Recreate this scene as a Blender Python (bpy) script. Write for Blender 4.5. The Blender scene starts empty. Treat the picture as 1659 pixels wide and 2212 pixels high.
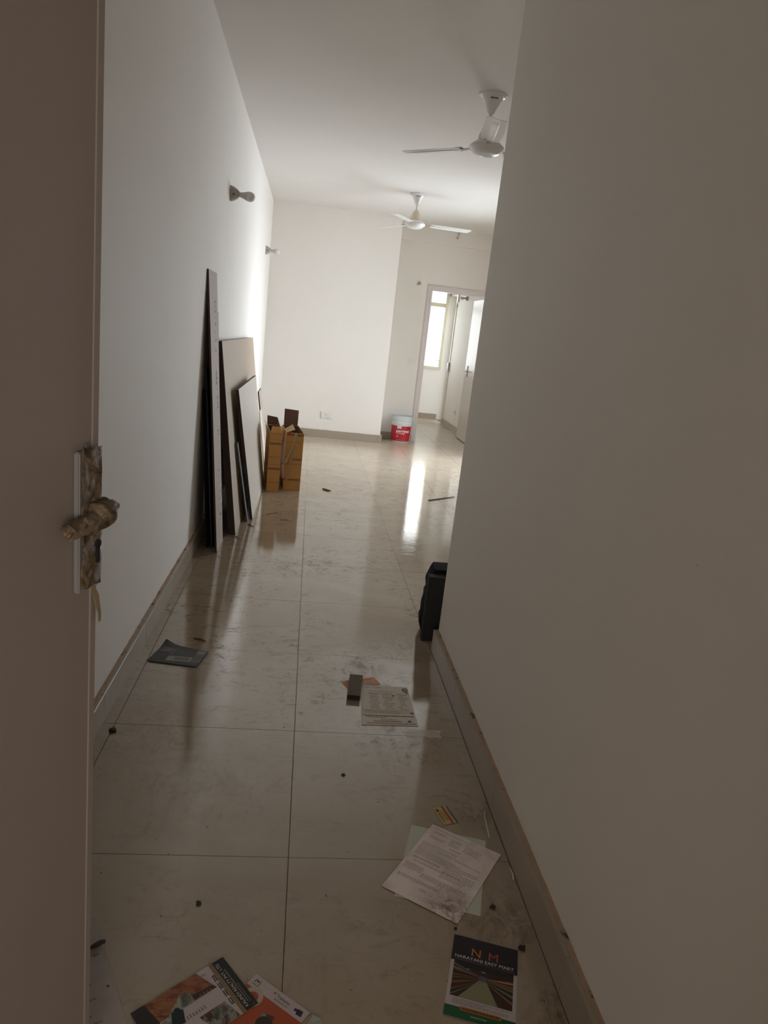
import bpy, bmesh, math, random
from mathutils import Vector, Matrix, noise
random.seed(7)
S = bpy.context.scene
C = S.collection
PI = math.pi
R = math.radians

# ------------------------------------------------------------------ camera
P_, Yw_, Ro_ = .2411, -.1258, .1121
def _R(ax, t):
    s, c = math.sin(t), math.cos(t)
    return Matrix({0: ((1, 0, 0), (0, c, -s), (0, s, c)), 1: ((c, 0, s), (0, 1, 0), (-s, 0, c)), 2: ((c, -s, 0), (s, c, 0), (0, 0, 1))}[ax])
Rw = _R(2, Ro_) @ _R(0, P_) @ _R(1, Yw_) @ Matrix(((1, 0, 0), (0, 0, -1), (0, 1, 0)))
cam = bpy.data.cameras.new('camera'); co = bpy.data.objects.new('camera', cam); C.objects.link(co)
m3 = Matrix((Rw[0], -Rw[1], -Rw[2])).transposed()
co.matrix_world = Matrix.Translation((0, 0, 1.339)) @ m3.to_4x4()
cam.sensor_fit = 'HORIZONTAL'; cam.sensor_width = 36; cam.lens = 1495.58 / 1659 * 36
cam.clip_start = .02
S.camera = co

# ------------------------------------------------------------------ world, sun, exposure
S.view_settings.view_transform = 'Standard'; S.view_settings.look = 'None'
S.view_settings.gamma = 1; S.view_settings.use_curve_mapping = False
S.view_settings.exposure = 0.32
S.cycles.diffuse_bounces = 8; S.cycles.max_bounces = 14
W = bpy.data.worlds.new('sky'); S.world = W; W.use_nodes = True
bg = W.node_tree.nodes['Background']; bg.inputs[0].default_value = (.84, .92, 1, 1); bg.inputs[1].default_value = 9.6
sl = bpy.data.lights.new('hazy_sun', 'SUN'); so = bpy.data.objects.new('hazy_sun', sl); C.objects.link(so)
sl.energy = 1.5; sl.angle = R(34); sl.color = (.93, .96, 1)
so.rotation_euler = Vector((-1, -.05, -.19)).to_track_quat('-Z', 'Y').to_euler()
# added fill light behind the doorway the picture is taken from, brightens the near walls
ll = bpy.data.lights.new('lobby_fill_light', 'AREA'); ll.shape = 'RECTANGLE'; ll.size = 1.2; ll.size_y = .7; ll.energy = 21; ll.color = (1, .85, .70)
lo_ = bpy.data.objects.new('lobby_fill_light', ll); C.objects.link(lo_); lo_.location = (-.1, -1.94, 1.0); lo_.rotation_euler = (R(90), 0, 0)
def portal(name, loc, rot, sx, sy):
    l = bpy.data.lights.new(name, 'AREA'); l.shape = 'RECTANGLE'; l.size = sx; l.size_y = sy
    l.cycles.is_portal = True
    o = bpy.data.objects.new(name, l); C.objects.link(o); o.location = loc; o.rotation_euler = rot
portal('portal_balcony', (2.62, 7.8, 1.2), (R(90), 0, R(90)), 1.6, 2.4)
portal('portal_bedroom_window', (1.85, 13.2, 1.65), (R(-90), 0, 0), 1.1, 1.5)
portal('portal_bedroom_door', (2.62, 12.72, 1.12), (R(90), 0, R(90)), .6, 2.24)

# ------------------------------------------------------------------ material helpers
def nt(name):
    m = bpy.data.materials.new(name); m.use_nodes = True
    n = m.node_tree; b = n.nodes['Principled BSDF']
    return m, n, b
def lk(n, a, b): n.links.new(a, b)
def noise_node(n, vec, scale, detail=4, rough=.55, dist=0):
    x = n.nodes.new('ShaderNodeTexNoise'); x.inputs['Scale'].default_value = scale
    x.inputs['Detail'].default_value = detail; x.inputs['Roughness'].default_value = rough; x.inputs['Distortion'].default_value = dist
    if vec is not None: lk(n, vec, x.inputs['Vector'])
    return x
def ramp(n, fac, pts):
    r = n.nodes.new('ShaderNodeValToRGB'); e = r.color_ramp.elements
    e[0].position, e[0].color = pts[0][0], (*pts[0][1], 1) if len(pts[0][1]) == 3 else pts[0][1]
    e[1].position, e[1].color = pts[-1][0], (*pts[-1][1], 1)
    for p, c in pts[1:-1]:
        q = e.new(p); q.color = (*c, 1)
    lk(n, fac, r.inputs[0]); return r
def mixc(n, f, a, b):
    x = n.nodes.new('ShaderNodeMix'); x.data_type = 'RGBA'
    for i, v in ((0, f), (6, a), (7, b)):
        if hasattr(v, 'links'): lk(n, v, x.inputs[i])
        elif isinstance(v, (int, float)): x.inputs[i].default_value = v
        else: x.inputs[i].default_value = (*v, 1)
    return x.outputs[2]
def mapr(n, v, a, b, c, d):
    x = n.nodes.new('ShaderNodeMapRange'); lk(n, v, x.inputs[0])
    for i, q in enumerate((a, b, c, d)): x.inputs[i + 1].default_value = q
    return x.outputs[0]
def bump(n, b, h, s, d=.01):
    x = n.nodes.new('ShaderNodeBump'); x.inputs['Strength'].default_value = s; x.inputs['Distance'].default_value = d
    lk(n, h, x.inputs['Height']); lk(n, x.outputs[0], b.inputs['Normal'])
def pos(n, scale=(1, 1, 1), loc=(0, 0, 0), rot=(0, 0, 0), obj=False):
    if obj: g = n.nodes.new('ShaderNodeTexCoord').outputs['Object']
    else: g = n.nodes.new('ShaderNodeNewGeometry').outputs['Position']
    mp = n.nodes.new('ShaderNodeMapping'); mp.inputs['Scale'].default_value = scale; mp.inputs['Location'].default_value = loc; mp.inputs['Rotation'].default_value = rot
    lk(n, g, mp.inputs[0]); return mp.outputs[0]
def simple(name, col, rough=.5, spec=.5, var=.06, scale=30, metal=0, bmp=.05, trans=0):
    m, n, b = nt(name)
    x = noise_node(n, pos(n, obj=True), scale)
    c2 = tuple(max(0, c * (1 - var * 2)) for c in col)
    lk(n, mixc(n, x.outputs[0], col, c2), b.inputs['Base Color'])
    b.inputs['Roughness'].default_value = rough; b.inputs['Specular IOR Level'].default_value = spec
    b.inputs['Metallic'].default_value = metal
    if trans: b.inputs['Transmission Weight'].default_value = trans
    if bmp: bump(n, b, x.outputs[0], bmp, .002)
    return m
def paint(name, col, rough=.62, dirt=.0):
    m, n, b = nt(name)
    p = pos(n)
    big = noise_node(n, p, .9, 3); fine = noise_node(n, p, 140, 3)
    c = mixc(n, mapr(n, big.outputs[0], .35, .7, 0, 1), col, tuple(v * .96 for v in col))
    sp = noise_node(n, p, 26, 2)
    c = mixc(n, mapr(n, sp.outputs[0], .80, .83, 0, .55), c, (.12, .08, .06))
    lk(n, c, b.inputs['Base Color']); b.inputs['Roughness'].default_value = rough
    b.inputs['Specular IOR Level'].default_value = .3
    bump(n, b, fine.outputs[0], .12, .001)
    return m

M = {}
M['wall'] = paint('wall_paint', (.82, .79, .75))
M['ceiling'] = paint('ceiling_paint', (.74, .715, .685), .8)
M['frame_paint'] = simple('lilac_white_gloss_paint', (.72, .66, .67), .3, .5, .02, 8)
M['leaf_paint'] = simple('white_gloss_door_paint', (.62, .56, .52), .30, .6, .02, 5, bmp=.02)
M['leaf_entry'] = simple('dull_mauve_door_paint', (.37, .325, .305), .5, .4, .05, 4, bmp=.02)
M['cream_metal'] = simple('cream_powder_coat', (.70, .66, .50), .4, .5, .02, 10)
M['lobby'] = simple('lobby_paint', (.35, .33, .3), .8)
PATCHES = ((.47, 2.86, .16, .6), (.33, 2.66, .12, .5), (.42, 2.12, .20, .45), (-.28, 1.85, .30, .22), (-.40, 2.15, .22, .22), (.60, 1.75, .12, .5), (.58, 1.35, .16, .55), (.66, 1.1, .12, .7), (.05, 3.9, .3, .4))
def tile_mat(name, base, dust_amt, rlo, rhi):
    m, n, b = nt(name)
    p = pos(n)
    cl = noise_node(n, p, 5, 6, .6, .4)
    c = mixc(n, cl.outputs[0], base, tuple(v * .88 for v in base))
    def mul(a, b_):
        x = n.nodes.new('ShaderNodeMath'); x.operation = 'MULTIPLY'; lk(n, a, x.inputs[0])
        if hasattr(b_, 'links'): lk(n, b_, x.inputs[1])
        else: x.inputs[1].default_value = b_
        return x.outputs[0]
    def add(a, b_):
        x = n.nodes.new('ShaderNodeMath'); x.operation = 'ADD'; x.use_clamp = True; lk(n, a, x.inputs[0]); lk(n, b_, x.inputs[1]); return x.outputs[0]
    # trodden dust: short brownish smears in two directions, gathered in patches
    s1_ = noise_node(n, pos(n, (6, 12, 1), rot=(0, 0, .35)), 1.8, 10, .70, 1.4)
    s2_ = noise_node(n, pos(n, (11, 6, 1), rot=(0, 0, -.5), loc=(3, 7, 0)), 1.8, 10, .70, 1.8)
    patch = noise_node(n, pos(n, (1.6, 1.1, 1), loc=(5.3, 1.1, 0)), 1.2, 4, .6, 1.0)
    sx = n.nodes.new('ShaderNodeSeparateXYZ'); lk(n, p, sx.inputs[0])
    pm = mul(mapr(n, patch.outputs[0], .38, .62, .12, .9), mapr(n, sx.outputs['Y'], 1.4, 3.0, .40, 1))
    d = mul(add(mapr(n, s1_.outputs[0], .53, .66, 0, 1), mapr(n, s2_.outputs[0], .56, .68, 0, .8)), pm)
    # heavier scuffed patches where people have stood
    for (px_, py_, pr_, pa_) in PATCHES:
        sb = n.nodes.new('ShaderNodeVectorMath'); sb.operation = 'DISTANCE'; sb.inputs[1].default_value = (px_, py_, 0); lk(n, p, sb.inputs[0])
        d = add(d, mul(mul(mapr(n, sb.outputs['Value'], pr_, pr_ * .25, 0, 1), mapr(n, s2_.outputs[0], .44, .60, 0, 1)), pa_))
    d = mul(d, dust_amt)
    # pale film of plaster dust, wiped away in arcs
    wv = n.nodes.new('ShaderNodeTexWave'); wv.wave_type = 'RINGS'; wv.rings_direction = 'Z'; wv.inputs['Scale'].default_value = 1.1; wv.inputs['Distortion'].default_value = 9; wv.inputs['Detail'].default_value = 4; wv.inputs['Detail Scale'].default_value = 1.4
    lk(n, p, wv.inputs['Vector'])
    pf = noise_node(n, pos(n, loc=(2.2, 4.0, 0)), 1.9, 7, .62, 1.0)
    film_ = mul(mapr(n, pf.outputs[0], .40, .66, 0, 1), mapr(n, wv.outputs['Fac'], 0, 1, .45, 1))
    c = mixc(n, mul(film_, .45), c, (.42, .37, .31))
    # paler and less glossy towards the far end of the room and in the bedroom
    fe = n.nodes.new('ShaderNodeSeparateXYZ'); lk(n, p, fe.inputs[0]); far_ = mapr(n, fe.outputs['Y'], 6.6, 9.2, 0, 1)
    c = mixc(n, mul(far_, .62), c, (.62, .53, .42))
    c = mixc(n, d, c, (.125, .085, .050))
    gr = noise_node(n, p, 60, 2, .5)
    c = mixc(n, mapr(n, gr.outputs[0], .735, .77, 0, .8), c, (.05, .038, .025))
    lk(n, c, b.inputs['Base Color'])
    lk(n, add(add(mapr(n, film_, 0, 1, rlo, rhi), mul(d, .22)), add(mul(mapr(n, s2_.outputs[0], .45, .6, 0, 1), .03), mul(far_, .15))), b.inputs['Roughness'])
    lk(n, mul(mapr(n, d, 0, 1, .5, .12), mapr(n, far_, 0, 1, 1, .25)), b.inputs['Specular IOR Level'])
    b.inputs['IOR'].default_value = 2.25
    bp = noise_node(n, pos(n, (2.2, 6.5, 1), rot=(0, 0, .3)), 6, 6, .62, 1.6)
    bump(n, b, bp.outputs[0], .055, .004)
    return m
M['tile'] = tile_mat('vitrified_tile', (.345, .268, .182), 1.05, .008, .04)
M['grout'] = simple('dark_grout', (.17, .13, .09), .9)
M['skirt'] = simple('skirting_tile', (.36, .305, .245), .28, .5, .05, 6)
def mortar_mat():
    m, n, b = nt('rough_skirting_mortar')
    p = pos(n)
    a = noise_node(n, p, 38, 5); k = noise_node(n, p, 22, 3, .6)
    c = mixc(n, a.outputs[0], (.42, .33, .25), (.34, .235, .155))
    c = mixc(n, mapr(n, k.outputs[0], .60, .68, 0, .9), c, (.07, .04, .028))
    lk(n, c, b.inputs['Base Color']); b.inputs['Roughness'].default_value = .9
    bump(n, b, a.outputs[0], .5, .006); return m
M['mortar'] = mortar_mat()
def flat(name, col, rough=.6, spec=.4):
    return simple(name, col, rough, spec, .05, 60, bmp=.02)
def wood_like(name, col, col2, rough=.5, sc=(1, 1, 14)):
    m, n, b = nt(name)
    x = noise_node(n, pos(n, sc, obj=True), 6, 6, .6, .8)
    lk(n, mixc(n, x.outputs[0], col, col2), b.inputs['Base Color']); b.inputs['Roughness'].default_value = rough
    return m
M['ply_face'] = wood_like('pale_ply_face', (.37, .295, .24), (.33, .26, .21), .55)
M['ply_face2'] = wood_like('cream_laminate_face', (.42, .335, .25), (.39, .31, .225), .45)
M['ply_white'] = wood_like('white_laminate_face', (.63, .575, .50), (.59, .54, .47), .4)
M['ply_edge'] = wood_like('dark_red_ply_edge', (.055, .026, .022), (.032, .018, .016), .7, (1, 1, 30))
M['ply_dark'] = wood_like('dark_grey_board', (.03, .031, .036), (.02, .021, .025), .6)
M['gap_shade'] = flat('gap_shade_black', (.012, .009, .009), .9, .1)  # black standing in for the deep shade behind the stamped plank
M['ply_pale_edge'] = flat('pale_board_edge', (.55, .5, .45)); M['grey_edge'] = flat('grey_board_edge', (.15, .135, .125))
M['card_out'] = simple('orange_brown_cardboard', (.56, .29, .095), .75, .2, .08, 12)
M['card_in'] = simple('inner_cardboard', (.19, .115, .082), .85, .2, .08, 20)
M['card_pale'] = simple('raw_cardboard_lining', (.50, .36, .22), .8, .2, .06, 20)
M['card_pink'] = simple('pale_side_of_carton', (.62, .49, .40), .7, .2, .05, 20)
M['ink'] = flat('black_ink', (.025, .02, .022)); M['ink_brown'] = flat('brown_ink', (.16, .055, .02))
M['ink_red'] = flat('red_ink', (.42, .02, .03)); M['ink_blue'] = flat('blue_stamp_ink', (.10, .10, .16))
M['ink_grey'] = flat('grey_print', (.20, .18, .19)); M['ink_maroon'] = flat('maroon_print', (.17, .05, .045))
M['tape_clear'] = simple('yellowed_parcel_tape', (.47, .34, .20), .3, .6, .1, 10)
M['plastic_white'] = simple('white_plastic', (.66, .70, .74), .35, .5, .03, 10)
M['label_red'] = simple('red_bucket_label', (.50, .018, .030), .35, .5, .04, 6)
M['print_white'] = flat('white_print', (.75, .70, .70)); M['print_blue'] = flat('blue_print', (.03, .05, .16)); M['print_orange'] = flat('orange_print', (.62, .20, .03))
M['fan_white'] = simple('fan_enamel_white', (.72, .71, .70), .22, .5, .02, 10, bmp=.01)
M['fan_cream'] = simple('fan_cream_plastic', (.66, .57, .46), .4, .5, .02, 10)
M['blade_white'] = simple('fan_blade_white', (.68, .68, .67), .3, .5, .02, 8, bmp=.01)
M['dark_gap'] = flat('dark_gap', (.02, .018, .016))
M['holder'] = simple('grey_bulb_holder_plastic', (.40, .375, .34), .4, .5, .03, 20)
M['bulb'] = simple('opal_bulb', (.66, .65, .64), .25, .5, .01, 20, bmp=0)
M['bulb_body'] = simple('bulb_body_plastic', (.50, .47, .45), .4, .5, .02, 20)
M['switch'] = simple('switch_plate_plastic', (.78, .76, .72), .4, .5, .02, 20)
M['stone_dark'] = simple('black_stone', (.022, .021, .021), .75, .35, .25, 30, bmp=.15)
M['stone_rough'] = simple('broken_black_stone', (.010, .010, .011), .95, .2, .3, 40, bmp=.8)
M['brick'] = simple('dusty_grey_brown_block', (.18, .155, .12), .9, .2, .2, 60, bmp=.3)
M['brick_dark'] = simple('dark_block_end', (.022, .020, .026), .7, .3, .2, 30)
M['silver'] = simple('pale_lock_plate', (.40, .42, .43), .35, .5, .1, 25, metal=.25)
def tape_mat():
    m, n, b = nt('crumpled_brown_tape')
    p = pos(n, obj=True)
    a = noise_node(n, p, 26, 7, .68, 1.6)
    r = ramp(n, a.outputs[0], [(.34, (.035, .028, .026)), (.44, (.11, .075, .045)), (.52, (.20, .145, .085)), (.60, (.29, .235, .17)), (.70, (.14, .095, .07))])
    lk(n, r.outputs[0], b.inputs['Base Color']); b.inputs['Roughness'].default_value = .38
    bump(n, b, noise_node(n, p, 45, 6, .7, 1.0).outputs[0], .9, .006); return m
M['tape'] = tape_mat()
M['tape_torn'] = simple('torn_yellow_tape', (.42, .34, .19), .5, .4, .2, 30)
M['paper'] = simple('dirty_white_paper', (.72, .64, .62), .8, .2, .10, 14)
def letter_mat():
    m, n, b = nt('stained_letter_paper'); p = pos(n)
    a = noise_node(n, p, 13, 6, .6, .5); k = noise_node(n, p, 42, 6, .7, 1.0)
    c = mixc(n, mapr(n, a.outputs[0], .42, .68, 0, .40), (.84, .76, .75), (.40, .34, .32))
    sb = n.nodes.new('ShaderNodeVectorMath'); sb.operation = 'DISTANCE'; sb.inputs[1].default_value = (.448, 1.385, 0); lk(n, p, sb.inputs[0])
    mm = n.nodes.new('ShaderNodeMath'); mm.operation = 'MULTIPLY'; lk(n, mapr(n, sb.outputs['Value'], .085, .012, 0, 1), mm.inputs[0]); lk(n, mapr(n, k.outputs[0], .40, .62, .05, .9), mm.inputs[1])
    lk(n, mixc(n, mm.outputs[0], c, (.13, .085, .06)), b.inputs['Base Color']); b.inputs['Roughness'].default_value = .8; return m
M['letter'] = letter_mat()
def photo_mat(name, c1, c2, c3, scl, sc=14):
    m, n, b = nt(name); a = noise_node(n, pos(n, scl, rot=(0, 0, .68)), sc, 5, .65, 1.2); k = noise_node(n, pos(n), 60, 4, .7)
    r = ramp(n, a.outputs[0], [(.32, c3), (.46, c1), (.56, c2), (.70, c1)])
    lk(n, mixc(n, mapr(n, k.outputs[0], .5, .65, 0, .5), r.outputs[0], c3), b.inputs['Base Color']); b.inputs['Roughness'].default_value = .4; return m
M['photo_wood'] = photo_mat('photo_of_wooden_floor', (.27, .075, .03), (.36, .15, .05), (.06, .022, .018), (1, 5, 1))
M['photo_sofa'] = photo_mat('photo_of_pale_sofa', (.20, .22, .16), (.42, .44, .38), (.07, .06, .045), (3, 1, 1))
M['photo_room'] = photo_mat('photo_of_dark_room', (.10, .035, .025), (.30, .31, .26), (.035, .02, .018), (2, 1, 1))
M['soiled'] = simple('soiled_paper', (.46, .41, .385), .8, .2, .12, 22)
M['faint_ink'] = flat('faint_grey_ink', (.34, .30, .30)); M['faint_brown'] = flat('faint_brown_ink', (.27, .16, .13))
M['paper2'] = simple('greyish_white_paper', (.62, .65, .57), .8, .2, .08, 14)
M['gloss_white'] = flat('glossy_flyer_white', (.56, .50, .51), .35)
M['menu_paper'] = simple('menu_paper', (.74, .70, .63), .75, .2, .10, 20)
M['navy'] = flat('navy_print', (.022, .020, .028), .4); M['green'] = flat('green_print', (.012, .11, .035), .4)
M['banner'] = flat('orange_banner_print', (.42, .14, .025), .4)
M['aisle_floor'] = flat('pale_aisle_print', (.26, .26, .15), .4)
M['green_grey'] = flat('sage_print', (.17, .22, .13), .4); M['olive'] = flat('olive_print', (.16, .15, .03), .4)
M['maroon'] = flat('maroon_photo_print', (.10, .022, .022), .4); M['brown_d'] = flat('dark_brown_print', (.055, .03, .022), .4)
M['charcoal'] = flat('charcoal_print', (.030, .026, .028), .4); M['foot_dark'] = flat('black_green_print', (.018, .020, .016), .4)
M['tan'] = flat('tan_stripe_print', (.25, .18, .10), .4); M['rust'] = flat('rust_photo_print', (.30, .085, .03), .4); M['rust2'] = flat('amber_photo_print', (.36, .14, .045), .4)
M['vermilion'] = flat('vermilion_print', (.44, .088, .032), .4); M['pale_ring'] = flat('pale_ring_print', (.55, .44, .36), .4)
M['teal'] = flat('dark_teal_print', (.012, .03, .038), .5); M['violet'] = flat('dark_violet_print', (.05, .03, .07), .5)
M['silver_grey'] = flat('sage_white_print', (.40, .42, .38), .4)
M['cardyellow'] = flat('yellow_card', (.50, .40, .15), .5); M['cardred'] = flat('red_stripe', (.38, .03, .025), .5); M['cardblue'] = flat('blue_stripe', (.03, .08, .15), .5)
M['leaf_orange'] = flat('orange_leaflet_paper', (.62, .24, .11), .6)
M['mag_dark'] = flat('dark_magazine_cover', (.040, .044, .042), .45); M['mag_grey'] = flat('grey_magazine_print', (.12, .105, .115), .4)
M['mag_light'] = flat('light_magazine_print', (.26, .23, .20), .45)
M['twig'] = simple('dark_sliver', (.10, .055, .035), .8); M['fluff'] = simple('white_fluff', (.62, .60, .56), .9)
M['dirt'] = simple('dirt_crumb', (.035, .027, .018), .95); M['stain'] = flat('brown_stain', (.16, .11, .08), .9)
m, n, b = nt('tinted_window_glass'); n.nodes.remove(b)
tb = n.nodes.new('ShaderNodeBsdfTransparent'); tb.inputs[0].default_value = (.68, .665, .64, 1)
gb = n.nodes.new('ShaderNodeBsdfGlossy'); gb.inputs['Roughness'].default_value = .02
fr = n.nodes.new('ShaderNodeFresnel'); fr.inputs[0].default_value = 1.3; mx = n.nodes.new('ShaderNodeMixShader')
lk(n, fr.outputs[0], mx.inputs[0]); lk(n, tb.outputs[0], mx.inputs[1]); lk(n, gb.outputs[0], mx.inputs[2]); lk(n, mx.outputs[0], n.nodes['Material Output'].inputs[0]); M['glass'] = m
m, n, b = nt('thin_clear_film'); b.inputs['Base Color'].default_value = (.9, .88, .8, 1); b.inputs['Roughness'].default_value = .15
b.inputs['Alpha'].default_value = .35; M['film'] = m
M['outside'] = simple('outside_slab', (.4, .4, .38), .9)

# ------------------------------------------------------------------ mesh helpers
def link(name, me, mats, parent=None):
    o = bpy.data.objects.new(name, me); C.objects.link(o)
    for q in (mats if isinstance(mats, (list, tuple)) else [mats]): me.materials.append(q)
    if parent: o.parent = parent
    return o
def obj(name, bm, mats, parent=None, smooth=False):
    me = bpy.data.meshes.new(name); bm.to_mesh(me); bm.free()
    if smooth:
        for p in me.polygons: p.use_smooth = True
        me.set_sharp_from_angle(angle=R(35))
    return link(name, me, mats, parent)
def add_box(bm, x0, x1, y0, y1, z0, z1, mi=0, mat=None):
    vs = [bm.verts.new(p) for p in ((x0, y0, z0), (x1, y0, z0), (x1, y1, z0), (x0, y1, z0), (x0, y0, z1), (x1, y0, z1), (x1, y1, z1), (x0, y1, z1))]
    if mat is not None:
        for v in vs: v.co = mat @ v.co
    for f in ((0, 3, 2, 1), (4, 5, 6, 7), (0, 1, 5, 4), (1, 2, 6, 5), (2, 3, 7, 6), (3, 0, 4, 7)):
        bm.faces.new([vs[i] for i in f]).material_index = mi
    return vs
def box(name, x0, x1, y0, y1, z0, z1, m, parent=None, bev=0, mat=None):
    bm = bmesh.new(); add_box(bm, x0, x1, y0, y1, z0, z1, 0, mat)
    if bev: bmesh.ops.bevel(bm, geom=bm.edges[:], offset=bev, segments=2, affect='EDGES')
    return obj(name, bm, m, parent)
def slab(name, quad, th, m, parent=None, medge=None, bev=0):
    """quad: 4 front-face corners (ccw seen from front); thickness goes backwards; edge faces use material 1"""
    q = [Vector(p) for p in quad]; nn = (q[1] - q[0]).cross(q[3] - q[0]).normalized()
    bm = bmesh.new(); f = [bm.verts.new(p) for p in q]; k = [bm.verts.new(p - nn * th) for p in q]
    bm.faces.new(f); bm.faces.new(k[::-1])
    for i in range(4):
        j = (i + 1) % 4; bm.faces.new((f[j], f[i], k[i], k[j])).material_index = 1 if medge else 0
    if bev: bmesh.ops.bevel(bm, geom=bm.edges[:], offset=bev, segments=1, affect='EDGES')
    return obj(name, bm, [m, medge] if medge else m, parent)
def lathe(bm, prof, seg=32, mat=None, mi=0):
    rings = []
    for r, z in prof:
        if r < 1e-6:
            v = bm.verts.new((0, 0, z)); rings.append([v])
        else: rings.append([bm.verts.new((r * math.cos(2 * PI * i / seg), r * math.sin(2 * PI * i / seg), z)) for i in range(seg)])
    if mat is not None:
        for rg in rings:
            for v in rg: v.co = mat @ v.co
    for a, b_ in zip(rings, rings[1:]):
        for i in range(seg):
            j = (i + 1) % seg
            if len(a) == 1 and len(b_) == 1: continue
            if len(a) == 1: f = (a[0], b_[j], b_[i])
            elif len(b_) == 1: f = (a[i], a[j], b_[0])
            else: f = (a[i], a[j], b_[j], b_[i])
            bm.faces.new(f).material_index = mi
def lathe_obj(name, prof, m, parent=None, seg=32, mat=None):
    bm = bmesh.new(); lathe(bm, prof, seg, mat); bmesh.ops.recalc_face_normals(bm, faces=bm.faces[:])
    return obj(name, bm, m, parent, True)
def tube(bm, pts, r, seg=8):
    pts = [Vector(p) for p in pts]; rr = r if isinstance(r, (list, tuple)) else [r] * len(pts); rings = []
    for i, p in enumerate(pts):
        d = (pts[min(i + 1, len(pts) - 1)] - pts[max(i - 1, 0)]).normalized()
        a = d.orthogonal().normalized() if i == 0 else (pa - d * pa.dot(d)).normalized()
        pa = a; bb = d.cross(a)
        rings.append([bm.verts.new(p + (a * math.cos(2 * PI * k / seg) + bb * math.sin(2 * PI * k / seg)) * rr[i]) for k in range(seg)])
    for a, b_ in zip(rings, rings[1:]):
        for k in range(seg): bm.faces.new((a[k], a[(k + 1) % seg], b_[(k + 1) % seg], b_[k]))
    bm.faces.new(rings[0][::-1]); bm.faces.new(rings[-1])
def empty(name, loc=(0, 0, 0), rot=(0, 0, 0)):
    o = bpy.data.objects.new(name, None); C.objects.link(o); o.location = loc; o.rotation_euler = rot; o.empty_display_size = .1
    return o
def tag(o, label=None, cat=None, group=None, kind=None):
    for k, v in (('label', label), ('category', cat), ('group', group), ('kind', kind)):
        if v: o[k] = v
    return o
def struct(o): o['kind'] = 'structure'; return o
def copy_tree(o, parent=None):
    c = o.copy(); C.objects.link(c); c.parent = parent
    for ch in list(o.children): copy_tree(ch, c)
    return c
def text_tris(s, bold=0):
    cu = bpy.data.curves.new('t', 'FONT'); cu.body = s; cu.size = 1; cu.resolution_u = 2; cu.offset = bold
    o = bpy.data.objects.new('t', cu); C.objects.link(o); bpy.context.view_layer.update()
    me = bpy.data.meshes.new_from_object(o); C.objects.unlink(o); bpy.data.objects.remove(o)
    V = [(v.co.x, v.co.y) for v in me.vertices]; F = [tuple(p.vertices) for p in me.polygons]
    bpy.data.meshes.remove(me)
    xs = [v[0] for v in V]; x0, x1 = min(xs), max(xs)
    return [((x - x0) / (x1 - x0), y / .72) for x, y in V], F
def add_text(bm, s, fn, mi=0, bold=0):
    """fn(a, b): a 0..1 along the line, b 0..1 cap height -> 3D point"""
    V, F = text_tris(s, bold)
    vs = [bm.verts.new(fn(a, b_)) for a, b_ in V]
    for f in F:
        try: bm.faces.new([vs[i] for i in f]).material_index = mi
        except ValueError: pass

# ------------------------------------------------------------------ setting: shell
H = 2.855
XL, XR = -.615, .672
XE = 2.45          # inner face of the right-hand outer wall of the big room and bedroom
wl = struct(box('wall_left', XL - .12, XL, -.1, 9.4, 0, H, M['wall']))
wr = struct(box('wall_right', XR, XR + .13, .06, 2.87, 0, H, M['wall']))
struct(box('wall_front', XR + .13, XE + .12, 2.75, 2.87, 0, H, M['wall']))
struct(box('wall_column', XL, 1.003, 9.28, 9.84, 0, H, M['wall']))
bm = bmesh.new()
add_box(bm, 1.003, 1.49, 9.72, 9.84, 0, H); add_box(bm, 1.49, 2.40, 9.72, 9.84, 2.13, H); add_box(bm, 2.40, XE + .12, 9.72, 9.84, 0, H)
add_box(bm, 1.003, XE, 9.66, 9.72, 2.655, H)
struct(obj('wall_rear', bm, M['wall']))
bm = bmesh.new()
BY0, BY1 = 7.02, 8.58
add_box(bm, XE, XE + .12, 2.87, BY0, 0, H); add_box(bm, XE, XE + .12, BY1, 9.72, 0, H); add_box(bm, XE, XE + .12, BY0, BY1, 2.40, H)
struct(obj('wall_outer', bm, M['wall']))
bm = bmesh.new()
XB = 2.435
add_box(bm, XB, XB + .14, 9.84, 12.40, 0, H); add_box(bm, XB, XB + .14, 12.40, 13.05, 2.25, H)
struct(obj('wall_bedroom_right', bm, M['wall']))
struct(box('wall_bedroom_left', .78, .9, 9.84, 13.05, 0, H, M['wall']))
bm = bmesh.new()
WX0, WX1, WZ0, WZ1 = 1.25, 2.405, .93, 2.40
add_box(bm, .78, WX0, 13.05, 13.17, 0, H); add_box(bm, WX1, 2.72, 13.05, 13.17, 0, H)
add_box(bm, WX0, WX1, 13.05, 13.17, 0, WZ0); add_box(bm, WX0, WX1, 13.05, 13.17, WZ1, H)
struct(obj('wall_bedroom_end', bm, M['wall']))
# entrance wall with the doorway the picture is taken through
bm = bmesh.new()
add_box(bm, XL - .12, XL - .0, -.1, .06, 0, H)
add_box(bm, .42, XR + .13, -.1, .06, 0, H); add_box(bm, XL, .42, -.1, .06, 2.13, H)
struct(obj('wall_entrance', bm, M['wall']))
struct(box('wall_lobby_back', -1.6, 1.6, -2.1, -2.0, 0, H, M['lobby']))
struct(box('wall_lobby_left', -1.6, -1.5, -2.0, -.1, 0, H, M['lobby']))
struct(box('wall_lobby_right', 1.5, 1.6, -2.0, -.1, 0, H, M['lobby']))
struct(box('wall_lobby_front', -1.5, XL - .12, -.1, .0, 0, H, M['lobby'])); struct(box('wall_lobby_front', XR + .13, 1.5, -.1, .0, 0, H, M['lobby']))
struct(box('ceiling', -1.6, XE + .25, -2.1, 13.17, H, H + .15, M['ceiling']))
fl = struct(box('floor', -1.6, XE + .25, -2.1, 13.17, -.12, -.004, M['grout']))
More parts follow.
